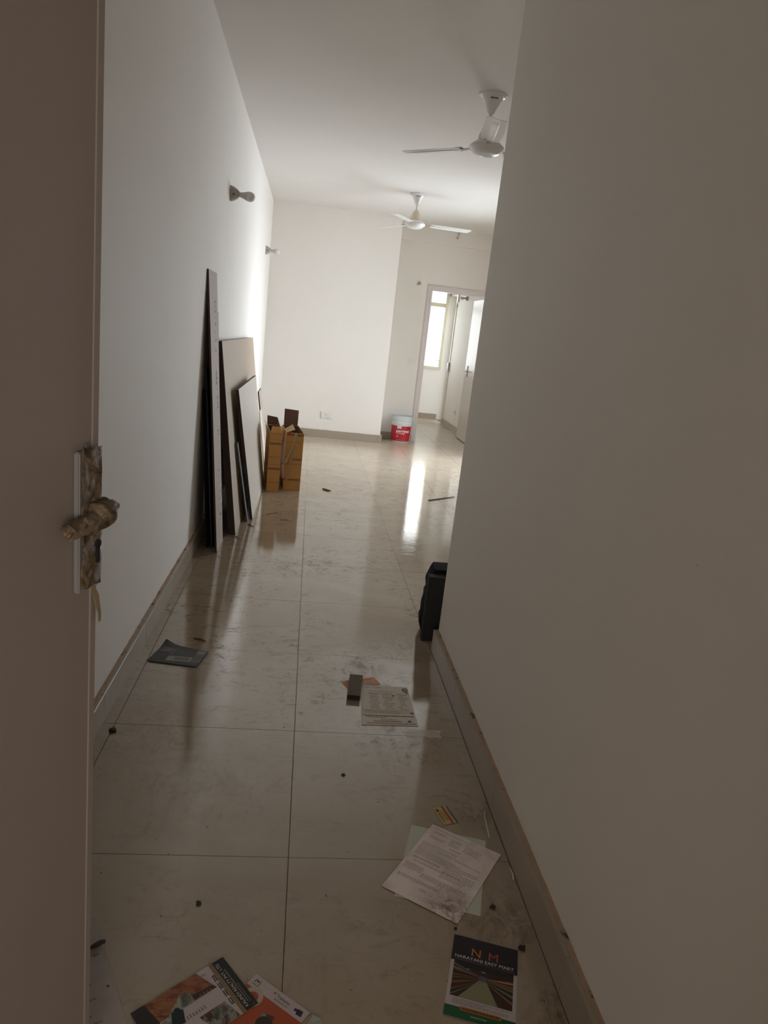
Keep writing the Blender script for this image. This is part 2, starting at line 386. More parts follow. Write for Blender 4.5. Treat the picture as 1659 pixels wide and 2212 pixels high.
# balconies outside the two openings (slab below and slab above)
struct(box('floor_balcony', XE + .25, 4.0, 6.5, 13.2, -.14, -.02, M['outside']))
struct(box('ceiling_balcony', XE + .12, 2.80, 6.5, 13.2, 2.85, 2.99, M['outside']))

struct(box('wall_light_blocker', XE + .12, 4.1, 6.90, 7.02, -.02, 2.85, M['lobby']))  # added unseen dark wall, keeps sky light off the recess wall
# ------------------------------------------------------------------ floor tiles
T0X, T0Y, TS, GAP = .047, 1.553, .600, .0019
me_full = None
def tile_mesh(x0, x1, y0, y1):
    bm = bmesh.new(); vs = add_box(bm, -(x1 - x0) / 2, (x1 - x0) / 2, -(y1 - y0) / 2, (y1 - y0) / 2, -.006, 0)
    me = bpy.data.meshes.new('tile'); bm.to_mesh(me); bm.free(); me.materials.append(M['tile']); return me
cache = {}
rects = []
def region(x0, x1, y0, y1):
    i0 = math.floor((x0 - T0X) / TS); j0 = math.floor((y0 - T0Y) / TS)
    for i in range(i0, i0 + 12):
        for j in range(j0, j0 + 26):
            a0, a1 = T0X + i * TS, T0X + (i + 1) * TS; b0, b1 = T0Y + j * TS, T0Y + (j + 1) * TS
            A0, A1, B0, B1 = max(a0, x0), min(a1, x1), max(b0, y0), min(b1, y1)
            if A1 - A0 < .012 or B1 - B0 < .012: continue
            rects.append((A0 + GAP / 2, A1 - GAP / 2, B0 + GAP / 2, B1 - GAP / 2))
region(XL, T0X + TS, .06, 9.28); region(T0X + TS, XR, .06, 2.87); region(T0X + TS, XE, 2.87, 9.28); region(1.003, XE, 9.28, 9.72); region(1.49, 2.40, 9.72, 9.84); region(.9, XB, 9.84, 13.05)
region(XL, .42, -.1, .06)
for (a0, a1, b0, b1) in rects:
    key = (round(a1 - a0, 3), round(b1 - b0, 3))
    if key not in cache: cache[key] = tile_mesh(a0, a1, b0, b1)
    o = bpy.data.objects.new('tile', cache[key]); C.objects.link(o); o.parent = fl
    o.location = ((a0 + a1) / 2, (b0 + b1) / 2, random.uniform(-.0003, 0))
struct(box('floor_lobby', -1.5, 1.5, -2.0, -.1, -.004, 0, M['tile']))

# ------------------------------------------------------------------ baseboards: mortar backing and skirting tiles
def baseboard(name, p0, p1, nrm, hgt=.10, th=.024, start=0.0, tlen=.6):
    """run from p0 to p1 on the wall plane, nrm points into the room"""
    p0, p1, nrm = Vector((*p0, 0)), Vector((*p1, 0)), Vector((*nrm, 0)); d = (p1 - p0); L = d.length; d.normalize()
    def pt(s, t, z): return p0 + d * s + nrm * t + Vector((0, 0, z))
    bm = bmesh.new(); n_ = max(2, int(L / .035)); mth = th * .56
    prev = None
    for i in range(n_ + 1):
        s = L * i / n_; zz = hgt - .001 + .0025 * noise.noise(Vector((s * 23, p0.x * 9, p0.y)))
        cur = [bm.verts.new(pt(s, 0, 0)), bm.verts.new(pt(s, mth, 0)), bm.verts.new(pt(s, mth, zz)), bm.verts.new(pt(s, 0, zz + .004 * abs(noise.noise(Vector((s * 31, 5, p0.x))))))]
        if prev:
            for k in range(4): bm.faces.new((prev[k], prev[(k + 1) % 4], cur[(k + 1) % 4], cur[k]))
        prev = cur
    bmesh.ops.recalc_face_normals(bm, faces=bm.faces[:])
    o = struct(obj(name, bm, M['mortar']))
    s = -start
    while s < L - .01:
        a, b_ = max(0, s) + .0008, min(L, s + tlen) - .0008
        if b_ - a > .01:
            bm = bmesh.new(); q = [pt(a, th, 0), pt(b_, th, 0), pt(b_, th, hgt), pt(a, th, hgt)]; kk = [pt(a, mth, 0), pt(b_, mth, 0), pt(b_, mth, hgt), pt(a, mth, hgt)]
            f = [bm.verts.new(v) for v in q]; g = [bm.verts.new(v) for v in kk]
            bm.faces.new(f); bm.faces.new(g[::-1])
            for i in range(4): bm.faces.new((f[(i + 1) % 4], f[i], g[i], g[(i + 1) % 4]))
            bmesh.ops.recalc_face_normals(bm, faces=bm.faces[:])
            bmesh.ops.bevel(bm, geom=bm.edges[:], offset=.0009, segments=1, affect='EDGES')
            obj('skirting_tile', bm, M['skirt'], o)
        s += tlen
    return o
baseboard('baseboard_left', (XL, .06), (XL, 9.28), (1, 0), start=.3)
baseboard('baseboard_right', (XR, .06), (XR, 2.87), (-1, 0), start=.1)
baseboard('baseboard_column', (XL + .024, 9.28), (1.027, 9.28), (0, -1), start=.25)
baseboard('baseboard_column_side', (1.003, 9.28), (1.003, 9.72), (1, 0), start=.3)
baseboard('baseboard_rear', (1.027, 9.72), (1.485, 9.72), (0, -1))
baseboard('baseboard_bedroom_end', (.9, 13.05), (XB, 13.05), (0, -1), start=.15)
baseboard('baseboard_bedroom_right', (XB, 9.86), (XB, 12.34), (-1, 0), start=.1)
baseboard('baseboard_outer', (XE, 2.87), (XE, BY0), (-1, 0)); baseboard('baseboard_outer_rear', (XE, BY1), (XE, 9.696), (-1, 0))
baseboard('baseboard_front', (.83, 2.87), (XE - .024, 2.87), (0, 1))

# ------------------------------------------------------------------ bedroom window, balcony doors, door frames
w1 = struct(empty('window_1', (1.83, 13.05, WZ0)))
def wpart(name, x0, x1, y0, y1, z0, z1, m, par, loc):
    return box(name, x0 - loc[0], x1 - loc[0], y0 - loc[1], y1 - loc[1], z0 - loc[2], z1 - loc[2], m, par, .002)
L1 = (1.83, 13.05, WZ0)
for nm, a in (('frame_jamb', (WX0, WX0 + .05, 13.02, 13.12, WZ0, WZ1)), ('frame_jamb', (WX1 - .05, WX1, 13.02, 13.12, WZ0, WZ1)),
              ('frame_sill', (WX0 + .05, WX1 - .05, 13.02, 13.12, WZ0, WZ0 + .045)), ('frame_head', (WX0 + .05, WX1 - .05, 13.02, 13.12, WZ1 - .04, WZ1)),
              ('transom', (WX0 + .05, WX1 - .05, 13.03, 13.11, 2.045, 2.115)), ('glazing_bar', (WX0 + .05, WX1 - .05, 13.055, 13.085, 1.085, 1.097)),
              ('mullion', (1.78, 1.83, 13.03, 13.11, WZ0 + .045, 2.045))):
    wpart(nm, *a, M['cream_metal'], w1, L1)
for a in ((WX0 + .05, WX1 - .05, 13.068, 13.072, 2.115, WZ1 - .04), (WX0 + .05, 1.78, 13.068, 13.072, 1.097, 2.045), (1.83, WX1 - .05, 13.068, 13.072, 1.097, 2.045),
          (WX0 + .05, 1.78, 13.068, 13.072, WZ0 + .045, 1.085), (1.83, WX1 - .05, 13.068, 13.072, WZ0 + .045, 1.085)):
    box('pane', a[0] - L1[0], a[1] - L1[0], a[2] - L1[1], a[3] - L1[1], a[4] - L1[2], a[5] - L1[2], M['glass'], w1)
d3 = struct(empty('door_3', (XB, 12.70, 0)))
L3 = (XB, 12.70, 0)
for nm, a in (('frame_jamb', (XB - .012, XB + .02, 12.345, 12.405, 0, 2.25)), ('frame_jamb', (XB + .141, XB + .20, 12.405, 12.45, 0, 2.25)), ('frame_jamb', (XB + .141, XB + .20, 13.0, 13.048, 0, 2.25)), ('frame_head', (XB + .141, XB + .20, 12.45, 13.0, 2.19, 2.25)),
              ('transom', (XB + .141, XB + .20, 12.45, 13.0, 2.03, 2.08)), ('stile', (XB - .026, XB - .0125, 12.30, 12.344, 2.03, 2.08))):
    wpart(nm, *a, M['cream_metal'], d3, L3)
wpart('latch', XB - .036, XB - .0125, 12.32, 12.40, .93, 1.09, M['plastic_white'], d3, L3)
wpart('latch', XB - .026, XB - .001, 12.24, 12.33, 2.12, 2.24, M['plastic_white'], d3, L3)
box('pane', .165, .169, -.25, .30, .02, 2.03, M['glass'], d3); box('pane', .165, .169, -.25, .30, 2.08, 2.19, M['glass'], d3)
# living-room balcony opening frame
d4 = struct(empty('door_4', (XE, 7.8, 0))); L4 = (XE, 7.8, 0)
for nm, a in (('frame_jamb', (XE - .01, XE + .11, BY0, BY0 + .05, 0, 2.40)), ('frame_jamb', (XE - .01, XE + .11, BY1 - .05, BY1, 0, 2.40)), ('frame_head', (XE - .01, XE + .11, BY0 + .05, BY1 - .05, 2.35, 2.40))):
    wpart(nm, *a, M['cream_metal'], d4, L4)
# bedroom door frame and leaf
d2 = struct(empty('door_2', (1.95, 9.72, 0))); L2 = (1.95, 9.72, 0)
for nm, a in (('frame_jamb', (1.488, 1.553, 9.700, 9.845, 0, 2.13)), ('frame_jamb', (2.37, 2.402, 9.700, 9.845, 0, 2.13)), ('frame_head', (1.553, 2.37, 9.700, 9.845, 2.062, 2.13)),
              ('frame_bead', (1.478, 1.488, 9.706, 9.72, 0, 2.14)), ('frame_bead', (1.478, 2.41, 9.706, 9.72, 2.131, 2.141)), ('frame_rebate', (1.52, 1.53, 9.697, 9.6995, 0, 2.10)), ('frame_rebate', (1.53, 2.37, 9.697, 9.6995, 2.09, 2.10))):
    wpart(nm, *a, M['frame_paint'], d2, L2)
lf = box('door_leaf', 2.333 - L2[0], 2.368 - L2[0], 9.862 - L2[1], 10.60 - L2[1], .012, 2.052, M['leaf_paint'], d2, .002)
hp = box('handle_plate', 2.326 - L2[0], 2.333 - L2[0], 10.40 - L2[1], 10.44 - L2[1], .95, 1.11, M['holder'], lf, .003)
bm = bmesh.new(); tube(bm, [(2.328 - L2[0], 10.42 - L2[1], 1.03), (2.29 - L2[0], 10.42 - L2[1], 1.03)], .008); tube(bm, [(2.292 - L2[0], 10.43 - L2[1], 1.03), (2.29 - L2[0], 10.30 - L2[1], 1.028)], .008)
obj('handle_lever', bm, M['holder'], lf, True)

# ------------------------------------------------------------------ entrance door leaf with its taped lock (near left)
ang = math.atan2(.94516, .32661)
d1 = struct(empty('door_1', (-.60, .10, 0), (0, 0, ang)))
DL = .952
tilt = Matrix.Translation((DL, 0, 1.05)) @ Matrix.Rotation(R(.5), 4, 'Y') @ Matrix.Translation((-DL, 0, -1.05))
bm = bmesh.new(); add_box(bm, 0, DL, 0, .038, .03, 2.10, 0, tilt); bmesh.ops.bevel(bm, geom=bm.edges[:], offset=.003, segments=2, affect='EDGES')
leaf = obj('door_leaf', bm, M['leaf_entry'], d1)
bm = bmesh.new(); add_box(bm, DL - .0125, DL + .001, -.0025, .0005, .03, 2.10, 0, tilt); bmesh.ops.bevel(bm, geom=bm.edges[:], offset=.0008, segments=1, affect='EDGES')
obj('lipping', bm, M['leaf_entry'], d1)
# local frame: x along the leaf from the hinge, -y is the face turned to the camera
pl = box('lock_plate', .902, .947, -.010, -.0005, .948, 1.150, M['silver'], d1, .002)
bm = bmesh.new()
nx, nz = 10, 30
g = []
for j in range(nz + 1):
    row = []
    for i in range(nx + 1):
        x = .9035 + (.945 - .9035) * i / nx; z = .955 + .20 * j / nz
        w = (noise.noise(Vector((x * 70, z * 40, 3))) + .5) * .004
        if j in (0, nz): z += noise.noise(Vector((x * 90, z * 3, 8))) * .008
        if i == nx: x += noise.noise(Vector((z * 40, 2, 2))) * .003
        row.append(bm.verts.new((x, -.0115 - max(0, w), z)))
    g.append(row)
for j in range(nz):
    for i in range(nx): bm.faces.new((g[j][i], g[j][i + 1], g[j + 1][i + 1], g[j + 1][i]))
tp = obj('tape_wrapping', bm, M['tape'], d1, True); sd = tp.modifiers.new('s', 'SOLIDIFY'); sd.thickness = .0012; sd.offset = 1
bm = bmesh.new(); lathe(bm, [(0, 0), (.0065, 0), (.0065, .002), (0, .002)], 16, Matrix.Translation((.931, -.0185, 1.018)) @ Matrix.Rotation(R(90), 4, 'X')); add_box(bm, .928, .934, -.0205, -.0175, .99, 1.016)
obj('keyhole', bm, M['dark_gap'], d1)
def blob(name, c, rad, m, parent, seed, rot=None, lvl=3, amp=.22):
    bm = bmesh.new(); bmesh.ops.create_icosphere(bm, subdivisions=lvl, radius=1)
    for v in bm.verts:
        q = v.co * (1 + amp * noise.noise(v.co * 1.6 + Vector((seed, 0, 0))) + amp * .5 * noise.noise(v.co * 4 + Vector((0, seed, 0))))
        q = Vector((q.x * rad[0], q.y * rad[1], q.z * rad[2]))
        if rot is not None: q = rot @ q
        v.co = q + Vector(c)
    return obj(name, bm, m, parent, True)
# lever wrapped in tape: spindle sleeve standing out of the leaf and the lever arm running back to the hinge side
bm = bmesh.new()
def dense(pts, rs, k=6):
    P, Q = [], []
    for a in range(len(pts) - 1):
        for t in range(k):
            f_ = t / k; f2 = f_ * f_ * (3 - 2 * f_)
            P.append(Vector(pts[a]).lerp(Vector(pts[a + 1]), f_)); Q.append(rs[a] * (1 - f2) + rs[a + 1] * f2)
    P.append(Vector(pts[-1])); Q.append(rs[-1]); return P, Q
P_a, Q_a = dense([(.940, -.006, 1.064), (.942, -.016, 1.064), (.943, -.024, 1.062), (.942, -.029, 1.060)], [.017, .018, .018, .010]); tube(bm, P_a, Q_a, 26)
P_a, Q_a = dense([(.956, -.020, 1.068), (.948, -.023, 1.066), (.932, -.026, 1.062), (.905, -.026, 1.054), (.878, -.024, 1.051), (.864, -.022, 1.050), (.860, -.022, 1.050)], [.004, .015, .018, .014, .0105, .011, .004]); tube(bm, P_a, Q_a, 26)
for v in bm.verts: v.co += Vector((noise.noise(v.co * 60), noise.noise(v.co * 60 + Vector((9, 0, 0))), noise.noise(v.co * 60 + Vector((0, 9, 0))))) * .0055 + Vector((noise.noise(v.co * 150), noise.noise(v.co * 150 + Vector((5, 0, 0))), noise.noise(v.co * 150 + Vector((0, 5, 0))))) * .0022
obj('handle_lever', bm, M['tape'], d1, True)
bm = bmesh.new(); pts = [(.943, .946), (.949, .932), (.948, .918), (.954, .902), (.950, .890)]
pv = None
for i, (x, z) in enumerate(pts):
    a = bm.verts.new((x - .004 - .002 * (i % 2), -.002 - .002 * i, z)); b_ = bm.verts.new((x + .004 + .002 * (i % 3), -.003 - .001 * i, z - .002))
    if pv: bm.faces.new((pv[0], pv[1], b_, a))
    pv = (a, b_)
tt = obj('torn_tape', bm, M['tape_torn'], d1); sd = tt.modifiers.new('s', 'SOLIDIFY'); sd.thickness = .001

# ------------------------------------------------------------------ ceiling fans
def blade_mesh():
    bm = bmesh.new(); N = 14
    rows = []
    for i in range(N + 1):
        t = i / N; x = .165 + t * .435
        w = .054 + .012 * min(1, t * 4) - .008 * t
        sl_ = 0
        if i == N: w *= .86
        zc = -.004 * t
        row = []
        for k, s in enumerate((-1, -.36, -.30, .30, .36, 1)):
            rise = .0035 if (abs(s) < .33 and .06 < t < .82) else 0
            xx = x - (.022 * (s + 1) / 2 if i == N else 0)
            row.append(bm.verts.new((xx, w * s, zc - rise - .006 * (1 - abs(s)) - w * s * .13)))
        rows.append(row)
    for a, b_ in zip(rows, rows[1:]):
        for k in range(5): bm.faces.new((a[k], a[k + 1], b_[k + 1], b_[k])).material_index = 1 if k == 2 else 0
    me = bpy.data.meshes.new('blade'); bm.to_mesh(me); bm.free(); return me
def make_fan(name, loc, rot, label):
    f = empty(name, loc, (0, 0, 0)); tag(f, label, 'ceiling fan', 'ceiling fans in the big room')
    cn = lathe_obj('canopy', [(.086, 0), (.086, -.006), (.078, -.014), (.064, -.020), (.058, -.03), (.040, -.062), (.024, -.098), (.018, -.106), (0, -.106)], M['fan_white'], f)
    box('canopy_slot', -.024, .020, -.0580, -.046, -.034, -.029, M['dark_gap'], cn)
    lathe_obj('down_rod', [(.010, -.10), (.010, -.17)], M['fan_white'], f, 16)
    lathe_obj('motor_bell', [(.011, -.155), (.022, -.163), (.040, -.19), (.054, -.222), (.060, -.252), (.060, -.258), (.03, -.26), (0, -.26)], M['fan_cream'], f)
    lathe_obj('motor_housing', [(0, -.258), (.055, -.258), (.070, -.262), (.088, -.274), (.106, -.290), (.109, -.298), (.106, -.306), (.088, -.320), (.084, -.326), (.060, -.338), (.03, -.344), (0, -.345)], M['fan_white'], f, 40)
    me = blade_mesh(); me.materials.append(M['blade_white']); me.materials.append(M['fan_cream'] if False else M['fan_white'])
    for k in range(3):
        o = bpy.data.objects.new('blade', me); C.objects.link(o); o.parent = f
        o.location = (0, 0, -.296); o.rotation_euler = (0, 0, rot + k * 2 * PI / 3)
        sd = o.modifiers.new('s', 'SOLIDIFY'); sd.thickness = .0025
        bm = bmesh.new(); add_box(bm, .095, .185, -.014, .014, -.004, -.0005); add_box(bm, .155, .20, -.036, .036, -.0015, .0015)
        for y in (-.022, .022): lathe(bm, [(0, -.004), (.005, -.004), (.005, .001)], 8, Matrix.Translation((.18, y, -.004)))
        br = obj('blade_bracket', bm, M['holder'], o); br.location = (0, 0, .002)
    return f
make_fan('ceiling_fan', (.967, 4.63, H), R(262), 'nearer white ceiling fan, one blade pointing towards the entrance, partly behind the right wall')
make_fan('ceiling_fan', (.965, 7.75, H), R(0), 'farther white ceiling fan with a cream motor cup, in front of the doorway wall')

# ------------------------------------------------------------------ wall bulbs
def make_bulb(loc, rot, label, sc=1.0):
    e = empty('wall_bulb', loc, rot); tag(e, label, 'wall light'); e.scale = (sc,) * 3
    # local +x points out of the wall
    bm = bmesh.new(); prev = None
    for x, hw, hh in ((0, .040, .047), (.004, .041, .048), (.022, .037, .043), (.042, .027, .032), (.055, .019, .022), (.058, .015, .017)):
        cur = []
        for k in range(16):
            a = 2 * PI * k / 16; ca, sa = math.cos(a), math.sin(a)
            q = (abs(ca) ** .55 * (1 if ca > 0 else -1), abs(sa) ** .55 * (1 if sa > 0 else -1))
            cur.append(bm.verts.new((x, q[0] * hw, q[1] * hh)))
        if prev:
            for k in range(16): bm.faces.new((prev[k], prev[(k + 1) % 16], cur[(k + 1) % 16], cur[k]))
        prev = cur
    bm.faces.new(prev)
    hb = obj('holder_base', bm, M['holder'], e, True)
    RX = Matrix.Rotation(R(90), 4, 'Y')
    lathe_obj('screw_cover', [(0, .0), (.006, 0), (.006, .003), (0, .003)], M['dark_gap'], hb, 10, Matrix.Translation((.026, -.038, -.008)) @ Matrix.Rotation(R(90), 4, 'X'))
    T = Matrix.Translation((.056, 0, 0)) @ Matrix.Rotation(R(90 + 5), 4, 'Y')
    bm = bmesh.new(); lathe(bm, [(.0, .0), (.014, 0), (.015, .004), (.015, .012), (.017, .016), (.020, .030), (.026, .047), (.0295, .056)], 28, T)
    bmesh.ops.recalc_face_normals(bm, faces=bm.faces[:]); obj('bulb_body', bm, M['bulb_body'], e, True)
    bm = bmesh.new(); lathe(bm, [(.0295, .056), (.031, .066), (.031, .075), (.028, .088), (.020, .099), (.010, .1045), (0, .106)], 28, T)
    bmesh.ops.recalc_face_normals(bm, faces=bm.faces[:]); obj('bulb_globe', bm, M['bulb'], e, True)
    return e
make_bulb((XL, 5.01, 2.165), (0, 0, 0), 'nearer bare bulb in a grey holder on the left wall, high above the boards')
make_bulb((XL, 8.48, 2.19), (0, 0, 0), 'farther bare bulb in a holder on the bright end of the left wall')
make_bulb((XB, 11.55, 2.145), (0, 0, PI), 'bare bulb in a holder on the bedroom wall, seen at the top of the doorway', .8)
e = empty('wall_light_holder', (1.36, 9.72, 2.14)); tag(e, 'empty angled bulb holder on the wall left of the bedroom door frame', 'wall light')
lathe_obj('base', [(0, 0), (.022, 0), (.020, .012), (.012, .018), (0, .018)], M['holder'], e, 16, Matrix.Rotation(R(90), 4, 'X'))
bm = bmesh.new(); tube(bm, [(0, -.016, 0), (-.01, -.03, -.004), (-.032, -.045, -.022)], [.007, .008, .012], 10); obj('socket', bm, M['holder'], e, True)
e = empty('hanging_bulb_holder', (1.80, 9.66, 2.81)); tag(e, 'small bulb holder hanging by a short wire from the beam above the door', 'hanging light')
lathe_obj('rose', [(0, 0), (.014, 0), (.012, .008), (0, .008)], M['holder'], e, 12, Matrix.Rotation(R(90), 4, 'X'))
bm = bmesh.new(); tube(bm, [(0, -.006, 0), (0, -.02, -.004), (-.004, -.024, -.03)], .0025, 6); obj('wire', bm, M['switch'], e)
bm = bmesh.new(); tube(bm, [(-.004, -.024, -.028), (-.020, -.026, -.062)], [.007, .013], 12); obj('socket', bm, M['holder'], e, True)

# ------------------------------------------------------------------ switches and sockets
def plate(name, loc, w, h_, rz, label, holes=()):
    e = empty(name, loc, (0, 0, rz)); tag(e, label, 'socket' if 'socket' in name else 'switch')
    box('cover_plate', -w / 2, w / 2, -.009, 0, -h_ / 2, h_ / 2, M['switch'], e, .003)
    for k, (x, z, a, b_, mm) in enumerate(holes): box('rocker' if mm == 'switch' else 'pin_hole', x - a, x + a, -.0125 if mm == 'switch' else -.0095, -.009, z - b_, z + b_, M[mm], e)
    return e
plate('power_socket', (.258, 9.28, .303), .145, .09, 0, 'white rectangular power socket low on the bright end wall', ((-.012, .012, .0035, .0035, 'ink'), (-.022, -.008, .0022, .003, 'ink_grey'), (-.002, -.008, .0022, .003, 'ink_grey'), (.028, 0, .013, .022, 'switch')))
plate('light_switch', (1.375, 9.72, 1.11), .105, .085, 0, 'square white switch plate beside the bedroom door frame', ((-.018, 0, .014, .024, 'switch'), (.018, 0, .014, .024, 'switch')))
plate('power_socket', (XB, 11.40, .315), .15, .09, -PI / 2, 'white power socket on the bedroom side wall beside the open door leaf', ((-.03, 0, .014, .02, 'ink_grey'), (.03, 0, .014, .02, 'switch')))

# ------------------------------------------------------------------ boards leaning on the left wall
pa = slab('leaning_plank', [(-.466, 4.042, 0), (-.463, 4.30, 0), (-.605, 4.486, 1.623), (-.605, 4.144, 1.620)], .010, M['ply_face'], None, M['ply_edge'], .0008)
tag(pa, 'tall narrow pale plank with blue stamped marks, nearest board on the left wall', 'plank')
bm = bmesh.new(); rnd = random.Random(4)
A0, A1, A2_, A3 = Vector((-.466, 4.042, 0)), Vector((-.463, 4.30, 0)), Vector((-.605, 4.486, 1.623)), Vector((-.605, 4.144, 1.620))
nA = (A1 - A0).cross(A3 - A0).normalized()
def onA(u, v): return A0.lerp(A1, u).lerp(A3.lerp(A2_, u), v) + nA * .0006
v_ = .10
while v_ < .90:
    if not (.45 < v_ < .50):
        for k in range(rnd.randint(1, 3)):
            u0 = .62 + rnd.uniform(-.08, .06); du = rnd.uniform(.03, .13); dv = rnd.uniform(.002, .009); sk = rnd.uniform(-.006, .012)
            vs = [bm.verts.new(onA(*p)) for p in ((u0, v_), (u0 + du, v_ + sk), (u0 + du, v_ + sk + dv), (u0, v_ + dv))]
            bm.faces.new(vs)
    v_ += rnd.uniform(.014, .034)
obj('stamped_marks', bm, M['ink_blue'], pa)['kind'] = 'stuff'
for nm, q, th, lbl in (('shade_filler', [(-.486, 4.15, 0), (-.484, 4.42, 0), (-.596, 4.56, 1.40), (-.598, 4.20, 1.42)], .012, 'tall black-brown filler sheet added for the shade directly behind the stamped plank'),
                       ('grey_board', [(-.505, 4.125, 0), (-.502, 4.40, 0), (-.592, 4.50, 1.05), (-.597, 4.19, 1.07)], .010, 'dark grey board with a paler edge, standing in the shadow behind the stamped plank'),
                       ('shade_filler', [(-.530, 4.13, 0), (-.528, 4.42, 0), (-.598, 4.50, .93), (-.600, 4.17, .95)], .014, 'black filler sheet nearest the wall, added to darken the gap behind the stamped plank')):
    tag(slab(nm, q, th, M['ply_dark'], None, M['gap_shade'] if nm == 'shade_filler' else M['ply_dark'], .0008), lbl, 'board')  # the two black sheets are added to fill the gap with painted shade
pb = slab('plywood_sheet', [(-.399, 4.44, 0), (-.395, 6.86, 0), (-.565, 6.88, 1.234), (-.569, 4.60, 1.226)], .044, M['ply_face2'], None, M['ply_edge'], .001)
tag(pb, 'wide beige plywood sheet with thick dark red edge, amid the leaning boards', 'plywood sheet')
pc = slab('laminated_board', [(-.323, 4.86, 0), (-.324, 6.06, 0), (-.452, 6.06, .936), (-.474, 4.87, .910)], .022, M['ply_white'], None, M['ply_edge'], .001)
tag(pc, 'shorter cream white board with a chipped dark edge, in front of the beige plywood sheet', 'board')
pc2 = slab('thin_strip_board', [(-.353, 4.79, 0), (-.350, 4.845, 0), (-.452, 4.845, .552), (-.455, 4.79, .550)], .006, M['ply_dark'], None, M['grey_edge'], .0006)
tag(pc2, 'thin dark strip with a pale edge standing between the cream board and the beige sheet', 'strip')
pe = slab('thin_white_panel', [(-.336, 6.42, 0), (-.336, 6.66, 0), (-.428, 6.66, .60), (-.426, 6.43, .585)], .007, M['ply_white'], None, M['ply_pale_edge'], .0006)
tag(pe, 'thin white panel leaning just left of the narrow carton', 'panel')
pd = slab('narrow_offcut', [(-.345, 6.74, 0), (-.345, 7.15, 0), (-.475, 7.16, .742), (-.470, 6.78, .738)], .012, M['ply_face'], None, M['ply_edge'], .0006)
tag(pd, 'low brown offcut leaning farthest from the entrance, its corner showing past the cream board', 'board')

# ------------------------------------------------------------------ cartons
def carton(name, loc, yaw, w, d, h_, label):
    e = empty(name, loc, (0, 0, yaw)); tag(e, label, 'carton')
    t = .004
    bm = bmesh.new()
    add_box(bm, 0, w, 0, t, 0, h_, 0); add_box(bm, 0, w, d - t, d, 0, h_, 0); add_box(bm, 0, t, t, d - t, 0, h_, 0); add_box(bm, w - t, w, t, d - t, 0, h_, 0); add_box(bm, t, w - t, t, d - t, 0, t, 1)
    # inner lining
    for a in ((t, w - t, t, t + .0008, t, h_ - .001), (t, w - t, d - t - .0008, d - t, t, h_ - .001), (t, t + .0008, t, d - t, t, h_ - .001), (w - t - .0008, w - t, t, d - t, t, h_ - .001)): add_box(bm, *a, 1)
    obj('carton_body', bm, [M['card_out'], M['card_in']], e)
    return e
def two_sided(name, quad, parent, mo, mi_, th=.003):
    q = [Vector(p) for p in quad]; nn = (q[1] - q[0]).cross(q[3] - q[0]).normalized()
    bm = bmesh.new(); f = [bm.verts.new(p) for p in q]; k = [bm.verts.new(p - nn * th) for p in q]
    bm.faces.new(f).material_index = 0; bm.faces.new(k[::-1]).material_index = 1
    for i in range(4): bm.faces.new((f[(i + 1) % 4], f[i], k[i], k[(i + 1) % 4])).material_index = 1
    return obj(name, bm, [mo, mi_], parent)
def front_marks(e, w, lines, texts):
    bm = bmesh.new()
    for z, dash in lines:
        x = .004
        if dash:
            while x < w - .006:
                add_box(bm, x, x + .005, -.0006, -.0001, z, z + .0022); x += .007
        else: add_box(bm, .003, w - .003, -.0006, -.0001, z, z + .0018)
    obj('printed_lines', bm, M['ink_brown'], e)['kind'] = 'stuff'
    bm = bmesh.new()
    for s, x0, x1, z0, hh, flip, mi in texts:
        if flip: add_text(bm, s, lambda a, b_: Vector((x1 - a * (x1 - x0), -.0008, z0 + hh - b_ * hh)), mi, .012)
        else: add_text(bm, s, lambda a, b_: Vector((x0 + a * (x1 - x0), -.0008, z0 + b_ * hh)), mi, .012)
    for k in range(7): add_box(bm, .002, .009, -.0008, -.0002, .03 + k * .065, .032 + k * .065, 0)
    obj('printed_lettering', bm, [M['ink'], M['ink_red']], e)['kind'] = 'stuff'
b1 = carton('carton', (-.290, 5.815, 0), R(7), .102, .47, .50, 'narrow open orange-brown carton beside the leaning boards, its lettering upside down')
front_marks(b1, .102, ((.489, 0), (.438, 1), (.296, 0), (.285, 1), (.228, 1), (.078, 0), (.069, 1)), (('ments', .002, .101, .390, .026, True, 0), ('ments', .004, .101, .176, .026, True, 0)))
two_sided('front_flap', [(.004, .001, .501), (.100, .001, .501), (.092, .030, .548), (.016, .030, .548)], b1, M['card_out'], M['card_pale'])
two_sided('side_flap', [(.001, .466, .501), (.001, .004, .501), (-.026, .030, .545), (-.034, .30, .560)], b1, M['card_pale'], M['card_pale'])
two_sided('side_flap', [(.101, .010, .501), (.101, .466, .501), (.092, .455, .572), (.099, .15, .520)], b1, M['card_out'], M['card_in'])
two_sided('back_flap', [(.004, .468, .501), (.098, .468, .501), (.090, .472, .572), (.0, .472, .584)], b1, M['card_in'], M['card_in'])
b2 = carton('carton', (-.155, 5.905, 0), R(7), .148, .47, .50, 'wider open orange-brown carton with a tall raised back flap and trailing parcel tape')
front_marks(b2, .148, ((.418, 1), (.287, 1), (.232, 0), (.226, 1), (.064, 1), (.472, 0)), (('oments', .010 + .028, .172, .474, .028, False, 0), ('omen', .058, .147, .262, .026, False, 0), ('omen', .040, .142, .084, .026, False, 0), ('M', .008, .036, .474, .028, False, 1), ('M', .006, .034, .084, .026, False, 1)))
for ch in b2.children:
    if ch.name.startswith('printed_lettering'):
        for v in ch.data.vertices: v.co.x = min(v.co.x, .1475)
two_sided('back_flap', [(.012, .462, .501), (.138, .462, .501), (.140, .47, .640), (.012, .47, .648)], b2, M['card_in'], M['card_out'])
two_sided('curled_side_flap', [(-.004, .20, .500), (.001, .006, .499), (.072, .03, .525), (.066, .21, .545)], b2, M['card_pale'], M['card_pale'])
bm = bmesh.new(); rows = []
